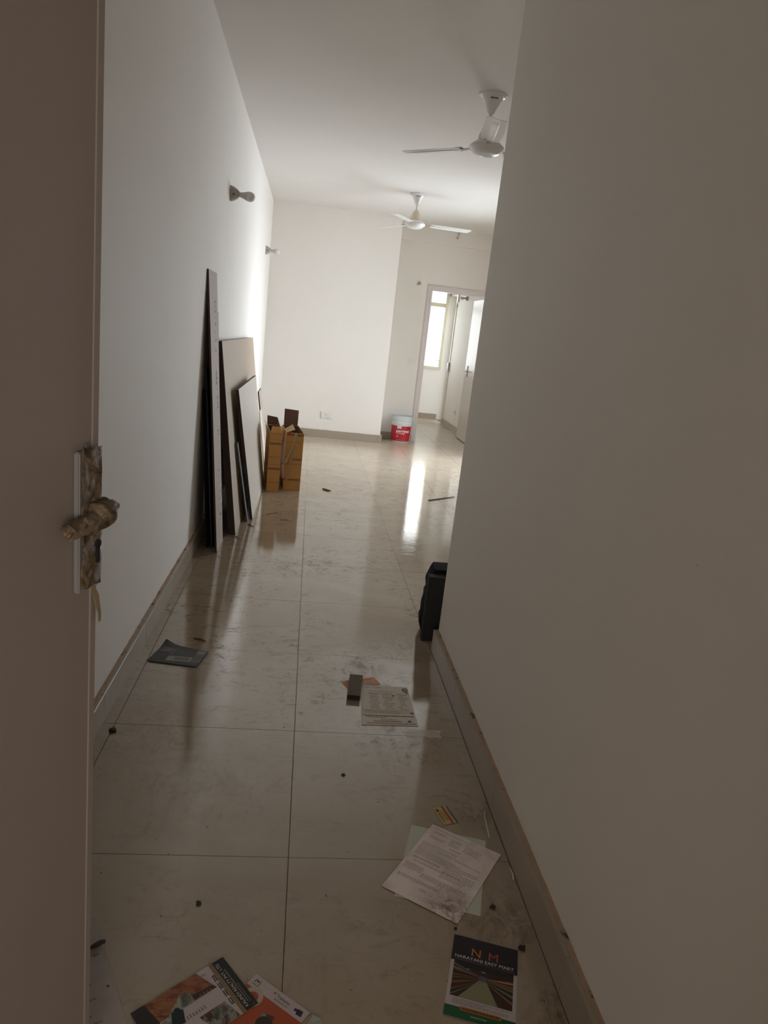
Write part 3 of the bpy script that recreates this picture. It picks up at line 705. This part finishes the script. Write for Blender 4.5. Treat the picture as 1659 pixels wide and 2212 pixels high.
for j in range(9):
    t = j / 8; z = .500 * (1 - t) + .10 * t; o_ = -.030 * math.sin(t * PI * .9) - .004
    rows.append([bm.verts.new((o_ * (1 - k / 3), .002 + .06 * k / 3 * 0 + (3 - k) * .004, z)) for k in range(4)])
for a, b_ in zip(rows, rows[1:]):
    for k in range(3): bm.faces.new((a[k], a[k + 1], b_[k + 1], b_[k]))
bs = obj('bulging_side_panel', bm, M['card_pink'], b2, True); sd = bs.modifiers.new('s', 'SOLIDIFY'); sd.thickness = .003
def ribbon(name, pts, ws, m, parent, th=.0008):
    bm = bmesh.new(); pv = None
    for (p, w) in zip(pts, ws):
        p = Vector(p); a = bm.verts.new(p + Vector((-w, -.002 if w > .01 else 0, 0))); b_ = bm.verts.new(p + Vector((w, 0, .004)))
        if pv: bm.faces.new((pv[0], pv[1], b_, a))
        pv = (a, b_)
    o = obj(name, bm, m, parent, True); s_ = o.modifiers.new('s', 'SOLIDIFY'); s_.thickness = th; return o
ribbon('parcel_tape', [(.078, -.003, .492), (.070, -.010, .43), (.052, -.018, .36), (.026, -.026, .29), (-.008, -.030, .235), (-.030, -.026, .222)], [.008, .007, .006, .010, .020, .010], M['tape_clear'], b2)
ribbon('parcel_tape', [(.090, -.002, .492), (.066, -.005, .36), (.052, -.007, .25), (.040, -.006, .15), (.022, -.003, .09)], [.006, .007, .006, .007, .010], M['tape_clear'], b2)

# ------------------------------------------------------------------ paint bucket
bk = empty('paint_bucket', (1.318, 9.562, 0)); tag(bk, 'white plastic paint bucket with a red label, beside the bedroom doorway', 'bucket')
lathe_obj('bucket_body', [(0, .004), (.120, .0), (.126, .006), (.1305, .03), (.1415, .26), (.1435, .262), (.1435, .288), (.142, .291), (.1435, .30), (.1465, .302), (.1465, .309), (.1435, .311), (.144, .325), (.1465, .327), (.1465, .334), (.144, .336), (.145, .355), (.147, .362), (.145, .366), (.141, .362), (.139, .30), (.128, .03), (0, .012)], M['plastic_white'], bk, 48)
def on_bucket(a, z, off=.001):   # a: arc angle from the front (-y), right positive
    r = .1298 + (.1415 - .1305) * (z - .03) / .23 + off + .0007
    a -= .14
    return Vector((r * math.sin(a), -r * math.cos(a), z))
bm = bmesh.new(); NA = 48
for i in range(NA):
    a0, a1 = -1.45 + 2.75 * i / NA, -1.45 + 2.75 * (i + 1) / NA
    zt = .232 if not (-.40 < (a0 + a1) / 2 < .05) else .196
    for j in range(6):
        z0, z1 = .022 + (zt - .022) * j / 6, .022 + (zt - .022) * (j + 1) / 6
        bm.faces.new([bm.verts.new(p) for p in (on_bucket(a0, z0), on_bucket(a1, z0), on_bucket(a1, z1), on_bucket(a0, z1))])
lb = obj('label', bm, M['label_red'], bk)
bm = bmesh.new()
add_text(bm, 'parryca', lambda a, b_: on_bucket(-.50 + a * 1.40 + b_ * .05, .146 + b_ * .040, .0022), 0, .04)

add_text(bm, 'all rounder', lambda a, b_: on_bucket(-.38 + a * .80, .122 + b_ * .016, .0022), 0, .03)
for k in range(9): add_text(bm, '-', lambda a, b_: on_bucket(-.38 + k * .09 + a * .07, .036 + b_ * .014, .0022), 0)
for k in range(5): add_text(bm, 'l', lambda a, b_: on_bucket(-.40 + k * .035 + a * .04, .082 + b_ * .015, .0022), 0 if k < 4 else 1)
obj('printed_lettering', bm, [M['print_white'], M['print_blue']], lb)['kind'] = 'stuff'
box('wire_handle_lug', -.150, -.1435, -.012, .012, .262, .29, M['plastic_white'], bk)

# ------------------------------------------------------------------ black stone pieces at the end of the right wall
bm = bmesh.new(); add_box(bm, .617, .742, 2.958, 3.010, 0, .318); bmesh.ops.bevel(bm, geom=bm.edges[:], offset=.002, segments=1, affect='EDGES')
tag(obj('stone_slab', bm, M['stone_dark']), 'smooth black stone slab standing on end at the corner of the right wall', 'stone slab')
bm = bmesh.new(); jag = [(.633, 0), (.628, .015), (.615, .045), (.611, .075), (.616, .088), (.614, .125), (.618, .150), (.622, .168), (.621, .200), (.629, .222), (.622, .254), (.624, .268), (.631, .286), (.642, .318), (.652, .336)]
L_, R_ = [], []
for y, dx in ((3.014, 0), (3.05, -.002), (3.09, .004), (3.135, .010)):
    L_.append([bm.verts.new((x + dx + .003 * noise.noise(Vector((z * 60, y * 30, 0))), y, z)) for x, z in jag]); R_.append([bm.verts.new((.758, y, z)) for x, z in jag])
for a, b_ in ((0, 1), (1, 2), (2, 3)):
    for i in range(len(jag) - 1):
        bm.faces.new((L_[a][i], L_[a][i + 1], L_[b_][i + 1], L_[b_][i])); bm.faces.new((R_[a][i], R_[b_][i], R_[b_][i + 1], R_[a][i + 1]))
    bm.faces.new((L_[a][-1], R_[a][-1], R_[b_][-1], L_[b_][-1])); bm.faces.new((L_[a][0], L_[b_][0], R_[b_][0], R_[a][0]))
for s in (0, 3):
    for i in range(len(jag) - 1): bm.faces.new((L_[s][i], R_[s][i], R_[s][i + 1], L_[s][i + 1]))
bmesh.ops.recalc_face_normals(bm, faces=bm.faces[:])
tag(obj('broken_stone', bm, M['stone_rough']), 'broken black stone with a jagged left edge, standing behind the smooth slab', 'stone')

# ------------------------------------------------------------------ sheets, flyers, cards on the floor
class Sheet:
    def __init__(s, name, TL, TR, BL, z, mat, label, cat='flyer', curl=.0010, seed=0, th=.0003, BR=None, group=None, lift=None):
        s.TL, s.TR, s.BL = Vector((*TL, 0)), Vector((*TR, 0)), Vector((*BL, 0)); s.BR = Vector((*BR, 0)) if BR else s.TR + s.BL - s.TL
        s.z, s.curl, s.seed, s.lift = z, curl, seed, lift
        ux = s.TR - s.TL; uy = s.BL - s.TL; s.ux, s.uy = ux, uy
        s.det = ux.x * uy.y - ux.y * uy.x
        bm = bmesh.new(); N = 12
        def layer(dz): return [[bm.verts.new(s.p(i / N, j / N, dz)) for i in range(N + 1)] for j in range(N + 1)]
        a = layer(0); b_ = layer(-th)
        for j in range(N):
            for i in range(N):
                bm.faces.new((a[j + 1][i], a[j + 1][i + 1], a[j][i + 1], a[j][i])); bm.faces.new((b_[j][i], b_[j][i + 1], b_[j + 1][i + 1], b_[j + 1][i]))
        for i in range(N):
            bm.faces.new((a[0][i], a[0][i + 1], b_[0][i + 1], b_[0][i])); bm.faces.new((a[N][i + 1], a[N][i], b_[N][i], b_[N][i + 1]))
            bm.faces.new((a[i + 1][0], a[i][0], b_[i][0], b_[i + 1][0])); bm.faces.new((a[i][N], a[i + 1][N], b_[i + 1][N], b_[i][N]))
        s.o = obj(name, bm, mat); tag(s.o, label, cat, group)
        s.pb = None; s.mats = []
    def hgt(s, u, v):
        c = s.curl * (.5 + .5 * noise.noise(Vector((u * 1.7 + s.seed, v * 1.7, s.seed * 1.3))))
        if s.lift: c += s.lift(u, v)
        return s.z + c
    def p(s, u, v, dz=0):
        q = (s.TL * (1 - u) + s.TR * u) * (1 - v) + (s.BL * (1 - u) + s.BR * u) * v
        return Vector((q.x, q.y, s.hgt(u, v) + dz))
    def uv(s, x, y):
        dx, dy = x - s.TL.x, y - s.TL.y
        return ((dx * s.uy.y - dy * s.uy.x) / s.det, (s.ux.x * dy - s.ux.y * dx) / s.det)
    def start(s): s.pb = bmesh.new(); s.mats = []
    def mi(s, m):
        if m not in s.mats: s.mats.append(m)
        return s.mats.index(m)
    def quad(s, pts, m, lay=1, n=6):      # pts four (u,v)
        k = s.mi(m); N = n
        cl = lambda t: min(.999, max(.001, t))
        g = [[None] * (N + 1) for _ in range(N + 1)]
        for j in range(N + 1):
            for i in range(N + 1):
                a, c = i / N, j / N
                u = (pts[0][0] * (1 - a) + pts[1][0] * a) * (1 - c) + (pts[3][0] * (1 - a) + pts[2][0] * a) * c
                v = (pts[0][1] * (1 - a) + pts[1][1] * a) * (1 - c) + (pts[3][1] * (1 - a) + pts[2][1] * a) * c
                g[j][i] = s.pb.verts.new(s.p(cl(u), cl(v), .00012 * lay))
        for j in range(N):
            for i in range(N): s.pb.faces.new((g[j + 1][i], g[j + 1][i + 1], g[j][i + 1], g[j][i])).material_index = k
    def rect(s, u0, v0, u1, v1, m, lay=1, n=6): s.quad([(u0, v0), (u1, v0), (u1, v1), (u0, v1)], m, lay, n)
    def xy(s, pts, m, lay=1): s.quad([s.uv(*p) for p in pts], m, lay)
    def disc(s, u, v, ru, rv, m, lay=1, r_in=0, a0=0, a1=2 * PI):
        k = s.mi(m); N = 28; o_ = [s.pb.verts.new(s.p(min(.999, max(.001, u + ru * math.cos(a0 + (a1 - a0) * i / N))), min(.999, max(.001, v + rv * math.sin(a0 + (a1 - a0) * i / N))), .00012 * lay)) for i in range(N + 1)]
        if r_in:
            q = [s.pb.verts.new(s.p(min(.999, u + r_in * ru * math.cos(a0 + (a1 - a0) * i / N)), min(.999, max(.001, v + r_in * rv * math.sin(a0 + (a1 - a0) * i / N))), .00012 * lay)) for i in range(N + 1)]
            for i in range(N): s.pb.faces.new((o_[i], o_[i + 1], q[i + 1], q[i])).material_index = k
        else:
            c = s.pb.verts.new(s.p(u, v, .00012 * lay))
            for i in range(N): s.pb.faces.new((c, o_[i], o_[i + 1])).material_index = k
    def text(s, t, u0, u1, v, hh, m, lay=3, rot=False):   # v is the baseline, hh cap height in v units
        k = s.mi(m)
        add_text(s.pb, t, lambda a, b_: s.p(u0 + a * (u1 - u0), v - b_ * hh, .00012 * lay), k)
    def end(s, name='printed_design'):
        for f in s.pb.faces:
            f.normal_update()
            if f.normal.z < 0: f.normal_flip()
        obj(name, s.pb, s.mats, s.o)['kind'] = 'stuff'; s.pb = None
    def lines(s, u0, u1, v0, v1, nl, m, rnd, frac=.5, hh=None, lay=1):
        k = s.mi(m); dv = (v1 - v0) / nl
        for i in range(nl):
            v = v0 + i * dv; u = u0
            end = u1 if rnd.random() < .7 else u0 + (u1 - u0) * rnd.uniform(.35, .9)
            while u < end - .012:
                w = rnd.uniform(.012, .05); w = min(w, end - u)
                vs = [s.pb.verts.new(s.p(a, b_, .00012 * lay)) for a, b_ in ((u, v + dv * frac), (u + w, v + dv * frac), (u + w, v), (u, v))]
                s.pb.faces.new(vs).material_index = k
                u += w + .007
rnd = random.Random(11)
# supermarket flyer
f = Sheet('supermarket_flyer', (.446, 1.314), (.589, 1.269), (.381, 1.114), .0010, M['gloss_white'], 'glossy flyer with navy top, shop aisle picture and green foot, near the right wall', curl=.0008, seed=2)
f.start()
f.rect(0, 0, 1, .335, M['navy'], 1); f.rect(.055, .33, .945, .765, M['brown_d'], 2)
f.rect(.055, .33, .945, .40, M['navy'], 3)
cx, cy = .50, .50
shc = (M['green_grey'], M['brown_d'], M['olive'], M['charcoal'], M['maroon'], M['brown_d'], M['silver_grey'], M['maroon'], M['charcoal'], M['rust'])
for sd_, u0, u1 in ((0, .056, .43), (1, .944, .57)):
    for k in range(22):
        v0, v1 = .355 + k * .0185, .355 + (k + 1) * .0185 - .003
        q0, q1 = cy - .045 + k * .0042, cy - .045 + k * .0042 + .003
        if k < 4 and sd_ == 1: mm_ = M['brown_d']
        else: mm_ = shc[rnd.randrange(len(shc))] if not (sd_ == 0 and k in (1, 3, 4)) else M['green_grey']
        f.quad([(u0, v0), (u1, q0), (u1, q1), (u0, v1)], mm_, 4, 4)
f.quad([(.44, .52), (.56, .52), (.74, .764), (.17, .764)], M['aisle_floor'], 5)
f.rect(.44, .455, .56, .52, M['mag_grey'], 5); f.rect(.47, .40, .53, .41, M['silver_grey'], 5); f.rect(.25, .41, .29, .418, M['silver_grey'], 5)
f.rect(0, .875, 1, 1, M['green'], 2); f.rect(.22, .862, .80, .905, M['banner'], 3)
f.text('N', .30, .435, .235, .105, M['print_orange'], 4); f.text('M', .56, .70, .235, .105, M['vermilion'], 4); f.text('E', .45, .535, .235, .105, M['charcoal'], 4)
f.text('NARAYANI EASY MART', .055, .945, .293, .040, M['print_white'], 4); f.text('YOUR EVERYDAY ESSENTIALS, ALL IN ONE PLACE', .06, .945, .322, .017, M['ink_grey'], 4)
f.lines(.10, .90, .785, .855, 4, M['ink_grey'], rnd, .35, lay=2)
f.lines(.25, .77, .876, .896, 1, M['maroon'], rnd, .8, lay=4); f.lines(.38, .60, .94, .955, 1, M['silver_grey'], rnd, .8, lay=4)
f.end()
# two A4 sheets
s0 = Sheet('blank_sheet', (.394, 1.691), (.601, 1.631), (.315, 1.427), .0008, M['paper2'], 'blank pale sheet lying under the printed letter', 'paper', .0006, 5)
s1 = Sheet('printed_letter', (.457, 1.693), (.631, 1.577), (.285, 1.458), .0020, M['letter'], 'creased printed letter with grey lines and a brown stain, on top of the blank sheet', 'paper', .0016, 9)
s1.start(); g = M['faint_ink']
s1.lines(.06, .55, .03, .055, 2, g, rnd, .4); s1.lines(.08, .28, .08, .11, 3, g, rnd, .5)
s1.lines(.35, .50, .09, .20, 7, g, rnd, .35); s1.lines(.56, .80, .10, .20, 8, g, rnd, .35)
s1.lines(.08, .30, .16, .20, 2, g, rnd, .4); s1.lines(.40, .88, .225, .24, 1, g, rnd, .7)
s1.lines(.05, .55, .27, .33, 4, g, rnd, .35); s1.lines(.05, .50, .33, .47, 11, g, rnd, .35); s1.lines(.55, .92, .33, .36, 2, g, rnd, .4)
s1.lines(.50, .93, .40, .62, 10, g, rnd, .35); s1.lines(.07, .45, .49, .52, 2, g, rnd, .5); s1.lines(.10, .75, .54, .57, 2, g, rnd, .4)
s1.lines(.04, .30, .60, .68, 6, g, rnd, .4); s1.lines(.30, .90, .66, .72, 3, g, rnd, .4); s1.lines(.05, .60, .76, .80, 2, g, rnd, .4); s1.lines(.40, .60, .83, .87, 3, g, rnd, .4); s1.lines(.62, .80, .90, .92, 1, g, rnd, .6)
s1.end('printed_lines')
# card
c1 = Sheet('visiting_card', (.469, 1.766), (.5145, 1.779), (.490, 1.692), .0012, M['cardyellow'], 'small yellow card with a red and a blue stripe, above the printed letter', 'card', .0008, 3, .0006, group=None)
c1.start(); c1.rect(.58, 0, .72, 1, M['cardred']); c1.rect(.90, 0, 1, 1, M['cardblue'])
c1.rect(.13, .12, .27, .27, M['violet'], 2); c1.rect(.16, .36, .24, .46, M['ink'], 2); c1.lines(.16, .24, .5, .86, 5, M['maroon'], rnd, .8, lay=2)
for k in range(3): c1.lines(.34 + k * .07, .39 + k * .07, .2 + .1 * k, .8, 7, M['maroon'], rnd, .6, lay=2)
c1.lines(.80, .83, .15, .85, 8, M['maroon'], rnd, .7, lay=2); c1.end()
# menu
mn = Sheet('restaurant_menu', (.300, 2.505), (.489, 2.501), (.285, 2.211), .0012, M['menu_paper'], 'white takeaway menu with three columns of print, tucked under the grey-brown block', 'menu', .0006, 12, BR=(.493, 2.216))
mn.start(); ib = M['faint_brown']; g = M['faint_brown']
mn.text('Yum Yum', .02, .42, .075, .045, M['ink'], 2); mn.text('Home made food that makes', .15, .72, .155, .022, ib, 2); mn.text('your tummy go yummy', .18, .62, .185, .022, ib, 2)
for a0, a1 in ((.14, .40), (.44, .66), (.72, .95)):
    mn.lines(a0, a1, .215, .235, 1, ib, rnd, .9); 
    for k in range(9): w = rnd.uniform(.05, .12); c_ = (a0 + a1) / 2; mn.lines(c_ - w, c_ + w, .255 + k * .042, .275 + k * .042, 1, g, rnd, .7)
mn.lines(.06, .94, .64, .74, 4, ib, rnd, .45); mn.lines(.04, .97, .77, .80, 1, M['ink_maroon'], rnd, .8); mn.lines(.08, .90, .81, .83, 1, ib, rnd, .8)
mn.text('Free delivery', .36, .66, .885, .036, M['ink'], 2); mn.lines(.22, .80, .90, .93, 1, ib, rnd, .8); mn.lines(.10, .97, .95, .975, 1, ib, rnd, .8)
mn.disc(.93, .09, .065, .055, M['maroon'], 2); mn.disc(.93, .09, .035, .03, M['mag_light'], 3); mn.disc(.955, .17, .04, .022, M['vermilion'], 2); mn.disc(.66, .26, .03, .022, M['rust'], 2)
mn.disc(.945, .70, .035, .025, M['brown_d'], 2); mn.quad([(.82, .92), (.86, .87), (.88, .88), (.91, .925)], M['violet'], 2)
for k in range(4): mn.disc(.035, .62 + k * .045, .010, .008, M['ink'], 2)
mn.end()
ol = Sheet('orange_leaflet', (.224, 2.524), (.359, 2.578), (.248, 2.465), .0008, M['leaf_orange'], 'small orange leaflet sticking out behind the grey-brown block', 'leaflet', .0010, 17)
ol.start(); ol.rect(.62, .50, .86, .66, M['silver_grey'], 1); ol.lines(.65, .83, .55, .62, 1, M['violet'], rnd, .8, lay=2); ol.lines(.60, .88, .20, .30, 1, M['violet'], rnd, .8, lay=2); ol.lines(.14, .32, .30, .38, 1, M['violet'], rnd, .8, lay=2); ol.lines(.55, .95, .78, .92, 2, M['maroon'], rnd, .4); ol.end()
bm = bmesh.new(); bt = [(.258, 2.548), (.311, 2.545), (.2895, 2.3765), (.2385, 2.381)]
lo = [bm.verts.new((x, y, .0036)) for x, y in bt]; hi = [bm.verts.new((x, y, .0235)) for x, y in bt]
bm.faces.new(lo); bm.faces.new(hi[::-1])
for i in range(4): fc = bm.faces.new((lo[i], hi[i], hi[(i + 1) % 4], lo[(i + 1) % 4])); fc.material_index = 1
bmesh.ops.recalc_face_normals(bm, faces=bm.faces[:]); bmesh.ops.bevel(bm, geom=bm.edges[:], offset=.0012, segments=1, affect='EDGES')
tag(obj('stone_block', bm, [M['brick'], M['brick_dark']]), 'oblong grey-brown block with a dark end, lying on the menu and the orange leaflet', 'block')
# magazine left
mg = Sheet('magazine', (-.511, 2.78), (-.325, 2.713), (-.552, 2.608), .0030, M['mag_dark'], 'dark-covered magazine with a rounded photo panel, on the floor beside the left skirting', 'magazine', .0030, 21, .0022, BR=(-.354, 2.575),
           lift=lambda u, v: .016 * max(0, .25 - u) / .25 * max(0, .35 - v) / .35 + .003 * (u - .5) ** 2)
mg.start(); mg.xy([(-.479, 2.652), (-.383, 2.642), (-.392, 2.592), (-.487, 2.608)], M['mag_light'], 2); mg.xy([(-.455, 2.642), (-.395, 2.634), (-.400, 2.602), (-.455, 2.612)], M['mag_grey'], 3)
mg.xy([(-.371, 2.719), (-.330, 2.710), (-.356, 2.580), (-.390, 2.584)], M['mag_grey'], 2); mg.xy([(-.366, 2.712), (-.336, 2.706), (-.345, 2.668), (-.372, 2.672)], M['mag_light'], 3)
for k in range(2): mg.xy([(-.457 - k * .008, 2.722), (-.455 - k * .008, 2.722), (-.466 - k * .008, 2.664), (-.468 - k * .008, 2.664)], M['mag_light'], 3)
for k in range(16): mg.xy([(-.445 + k * .0045, 2.716 - k * .001), (-.4435 + k * .0045, 2.716 - k * .001), (-.4545 + k * .0045, 2.668 - k * .001), (-.456 + k * .0045, 2.668 - k * .001)], M['mag_grey'], 2)
mg.xy([(-.515, 2.735), (-.470, 2.722), (-.478, 2.690), (-.522, 2.700)], M['mag_grey'], 2)
mg.end()
# estate-agent flyer (its foot points to the far right), over the broadband flyer
tr = Sheet('broadband_flyer', (-.010, 1.209), (.106, 1.120), (-.138, 1.042), .0008, M['vermilion'], 'vermilion internet flyer with a white header and a pale ring, under the dark-footed flyer', curl=.0008, seed=31)
tr.start(); tr.rect(0, 0, 1, .135, M['gloss_white'], 1)
tr.disc(*tr.uv(-.013, 1.155), .150, .105, M['pale_ring'], 2, .55, -PI, PI)
tr.text('Tripleplay', .47, .70, .072, .036, M['violet'], 3); tr.text('BROADBAND', .47, .70, .108, .020, M['ink_grey'], 3); tr.quad([(.40, .065), (.425, .03), (.45, .065), (.43, .055)], M['rust'], 3)
tr.quad([(.06, .075), (.08, .035), (.095, .035), (.075, .078)], M['violet'], 3); tr.disc(.115, .055, .016, .012, M['maroon'], 3); tr.quad([(.14, .04), (.155, .04), (.17, .085), (.155, .085)], M['mag_grey'], 3); tr.rect(.05, .095, .17, .104, M['ink_grey'], 3)
tr.quad([(.83, .045), (.92, .035), (.94, .095), (.85, .10)], M['violet'], 3); tr.quad([(.79, .055), (.85, .045), (.84, .075), (.80, .085)], M['violet'], 3)
tr.text('50', .035, .10, .235, .045, M['pale_ring'], 3)
tr.quad([(.48, .27), (.66, .24), (.70, .50), (.50, .50)], M['photo_room'], 2); tr.quad([(.66, .30), (.82, .32), (.86, .52), (.66, .52)], M['brown_d'], 3); tr.disc(.60, .36, .12, .08, M['brown_d'], 3); tr.disc(.72, .47, .05, .03, M['silver_grey'], 4); tr.disc(.62, .50, .04, .03, M['silver_grey'], 4)
tr.text('From', .31, .44, .60, .030, M['pale_ring'], 3); tr.lines(.33, .62, .46, .54, 2, M['rust2'], rnd, .5, lay=3)
tr.end()
kf = Sheet('property_flyer', (-.164, 1.010), (-.249, 1.119), (0, 1.140), .0020, M['gloss_white'], 'property flyer with orange interior photos and a black foot, lying upside down nearest the entrance', curl=.0010, seed=41, BR=(-.085, 1.249))
kf.start()
kf.rect(0, .868, 1, 1, M['foot_dark'], 2); kf.rect(0, .826, 1, .866, M['tan'], 2)
kf.text('KALINDI REALTY PVT. LTD', .06, .94, .915, .034, M['print_white'], 4)
kf.lines(.12, .80, .928, .944, 1, M['mag_light'], rnd, .7, lay=4); kf.lines(.10, .86, .952, .966, 1, M['ink_grey'], rnd, .7, lay=4); kf.text('C', .03, .06, .975, .022, M['mag_light'], 4)
kf.xy([(-.249, 1.119), (-.227, 1.137), (-.187, 1.099), (-.205, 1.062)], M['charcoal'], 2)
kf.xy([(-.227, 1.137), (-.137, 1.208), (-.088, 1.176), (-.187, 1.099)], M['photo_wood'], 2)
kf.xy([(-.100, 1.180), (-.089, 1.177), (-.128, 1.148), (-.137, 1.156)], M['brown_d'], 3)
kf.xy([(-.160, 1.163), (-.139, 1.162), (-.128, 1.144), (-.173, 1.110)], M['photo_sofa'], 4)
kf.xy([(-.187, 1.099), (-.165, 1.118), (-.140, 1.100), (-.165, 1.075)], M['photo_sofa'], 3)
kf.xy([(-.113, 1.109), (-.069, 1.144), (-.031, 1.113), (-.060, 1.072)], M['photo_room'], 3); kf.xy([(-.094, 1.121), (-.071, 1.137), (-.054, 1.122), (-.078, 1.102)], M['photo_sofa'], 4)
kf.xy([(-.044, 1.100), (-.034, 1.110), (-.020, 1.098), (-.040, 1.078)], M['photo_wood'], 4)
kf.xy([(-.170, 1.119), (-.148, 1.127), (-.138, 1.098), (-.163, 1.092)], M['teal'], 6); kf.disc(*kf.uv(-.158, 1.121), .07, .035, M['teal'], 6)
for k in range(4):
    a0 = .24 + k * .155; kf.rect(a0 - .02, .792, a0 + .10, .822, M['ink'], 3); 
kf.lines(.24, .78, .802, .814, 1, M['print_white'], rnd, .8, lay=4)
kf.lines(.60, .66, .60, .78, 5, M['ink_grey'], rnd, .4, lay=3); kf.lines(.88, .93, .70, .76, 3, M['ink_grey'], rnd, .5, lay=3); kf.lines(.40, .46, .30, .60, 10, M['ink_grey'], rnd, .4, lay=3)
kf.end()
bm = bmesh.new(); pv = []
for i, (x, y) in enumerate(((.100, 1.094), (.111, 1.112), (.127, 1.105), (.130, 1.088))): pv.append(bm.verts.new((x, y, .002 + .003 * (i % 2))))
bm.faces.new(pv); o = obj('plastic_scrap', bm, M['silver_grey']); tag(o, 'crumpled greyish plastic scrap at the corner of the vermilion flyer', 'scrap'); sd = o.modifiers.new('s', 'SOLIDIFY'); sd.thickness = .0006
# sheet under the entrance door
ls = Sheet('white_leaflet', (-.558, 1.257), (-.381, 1.349), (-.420, .994), .0008, M['soiled'], 'soiled white sheet half hidden behind the entrance door', 'paper', .0012, 51)
ls.start()
for k in range(7): ls.lines(.35, .80, .55 + k * .06, .57 + k * .06, 1, M['green_grey'], rnd, .6, lay=2)
ls.disc(.93, .62, .012, .010, M['maroon'], 2); ls.disc(.90, .33, .035, .012, M['tan'], 2); ls.end()
bm = bmesh.new(); rows = []
for j in range(9):
    t = j / 8; w = .011 * math.sin(PI * (.08 + .84 * t))
    rows.append([bm.verts.new((-.372 + .031 * t + .35 * a_ * w, 1.263 + .016 * t + a_ * w, .0034 + .007 * (a_ * a_) + .002 * t)) for a_ in (-1, -.5, 0, .5, 1)])
for a, b_ in zip(rows, rows[1:]):
    for k in range(4): bm.faces.new((a[k], a[k + 1], b_[k + 1], b_[k]))
o = obj('dry_leaf', bm, M['mag_grey'], None, True); tag(o, 'small curled dry leaf on the soiled white sheet by the door', 'leaf'); sd = o.modifiers.new('s', 'SOLIDIFY'); sd.thickness = .0005

# ------------------------------------------------------------------ small litter
def stick(name, a, b_, r_, m, label, mid=None):
    bm = bmesh.new(); a, b_ = Vector((*a, r_ + .0005)), Vector((*b_, r_ + .0005)); c = (a + b_) / 2 + Vector((*(mid or (0, 0)), 0))
    tube(bm, [a, c, b_], [r_, r_ * 1.1, r_ * .8], 6); return tag(obj(name, bm, m), label, 'debris')
stick('wood_sliver', (.195, 6.055), (.264, 5.990), .006, M['twig'], 'short brown sliver on the floor right of the wider carton')
stick('thin_rod', (1.137, 5.949), (1.424, 6.198), .0045, M['twig'], 'long thin dark rod on the floor near the right wall edge')
stick('wood_sliver', (-.234, 5.028), (-.159, 5.100), .002, M['twig'], 'thin dark sliver in front of the narrow carton, left one')
stick('wood_sliver', (-.129, 4.90), (-.075, 4.915), .0018, M['twig'], 'tiny dark sliver in front of the cartons, right one')
stick('wood_sliver', (-.346, 4.731), (-.300, 4.668), .003, M['twig'], 'small curled sliver at the foot of the cream board')
stick('wood_sliver', (-.40, 4.40), (-.372, 4.385), .0025, M['twig'], 'tiny crumb-like sliver at the foot of the beige sheet')
stick('dry_twig', (-.405, 2.838), (-.352, 2.815), .0035, M['twig'], 'short brown twig behind the dark magazine', (.002, .006))
def crumb(name, x, y, r_, label, m=None, seed=0):
    o = blob(name, (x, y, r_ * .35), (r_, r_, r_ * .45), m or M['dirt'], None, seed, lvl=2, amp=.6); return tag(o, label, 'debris')
crumb('dirt_lump', -.549, 2.105, .012, 'dark dirt lump on the floor beside the left skirting', seed=1)
crumb('dirt_lump', .207, 1.912, .006, 'small dark speck in the middle of the floor, above the letter', seed=2)
crumb('dirt_lump', -.16, 1.395, .007, 'small dark speck on the floor, left of the centre joint', seed=3)
crumb('dirt_lump', .560, 1.395, .007, 'dark crumb between the letter and the right skirting', seed=4)
crumb('dirt_lump', .600, 1.275, .008, 'dark crumb nearest the top right corner of the aisle flyer', seed=5)
crumb('dirt_lump', .452, 1.330, .004, 'tiny crumb just above the aisle flyer', seed=6)
def shred(name, pts, w, label):
    bm = bmesh.new(); pv = None
    for i, (x, y, z) in enumerate(pts):
        a = bm.verts.new((x - w, y, z)); b_ = bm.verts.new((x + w, y + w * .3, z + .001))
        if pv: bm.faces.new((pv[0], pv[1], b_, a))
        pv = (a, b_)
    o = obj(name, bm, M['fluff'], None, True); s_ = o.modifiers.new('s', 'SOLIDIFY'); s_.thickness = .0005; return tag(o, label, 'debris')
shred('plastic_shred', [(.624, 1.745, .012), (.620, 1.725, .004), (.618, 1.69, .002), (.614, 1.645, .001)], .0015, 'long white plastic shred beside the right skirting, upper one')
shred('plastic_shred', [(.640, 1.525, .006), (.644, 1.505, .002), (.640, 1.487, .001)], .0022, 'short white plastic shred beside the right skirting, lower one')
def film(name, c, rx, ry, label, seed):
    bm = bmesh.new(); N = 10; gg = []
    for j in range(N + 1):
        gg.append([bm.verts.new((c[0] + rx * (i / N - .5) * (1 + .3 * noise.noise(Vector((j * .5, seed, 0)))), c[1] + ry * (j / N - .5) + .2 * ry * noise.noise(Vector((i * .5, seed, 4))), .002 + .005 * (noise.noise(Vector((i * .7, j * .7, seed))) + .5))) for i in range(N + 1)])
    for j in range(N):
        for i in range(N): bm.faces.new((gg[j][i], gg[j][i + 1], gg[j + 1][i + 1], gg[j + 1][i]))
    return tag(obj(name, bm, M['film'], None, True), label, 'plastic film')
film('plastic_wrap', (.505, 2.165), .12, .05, 'crumpled clear plastic wrap on the floor just below the menu', 3)
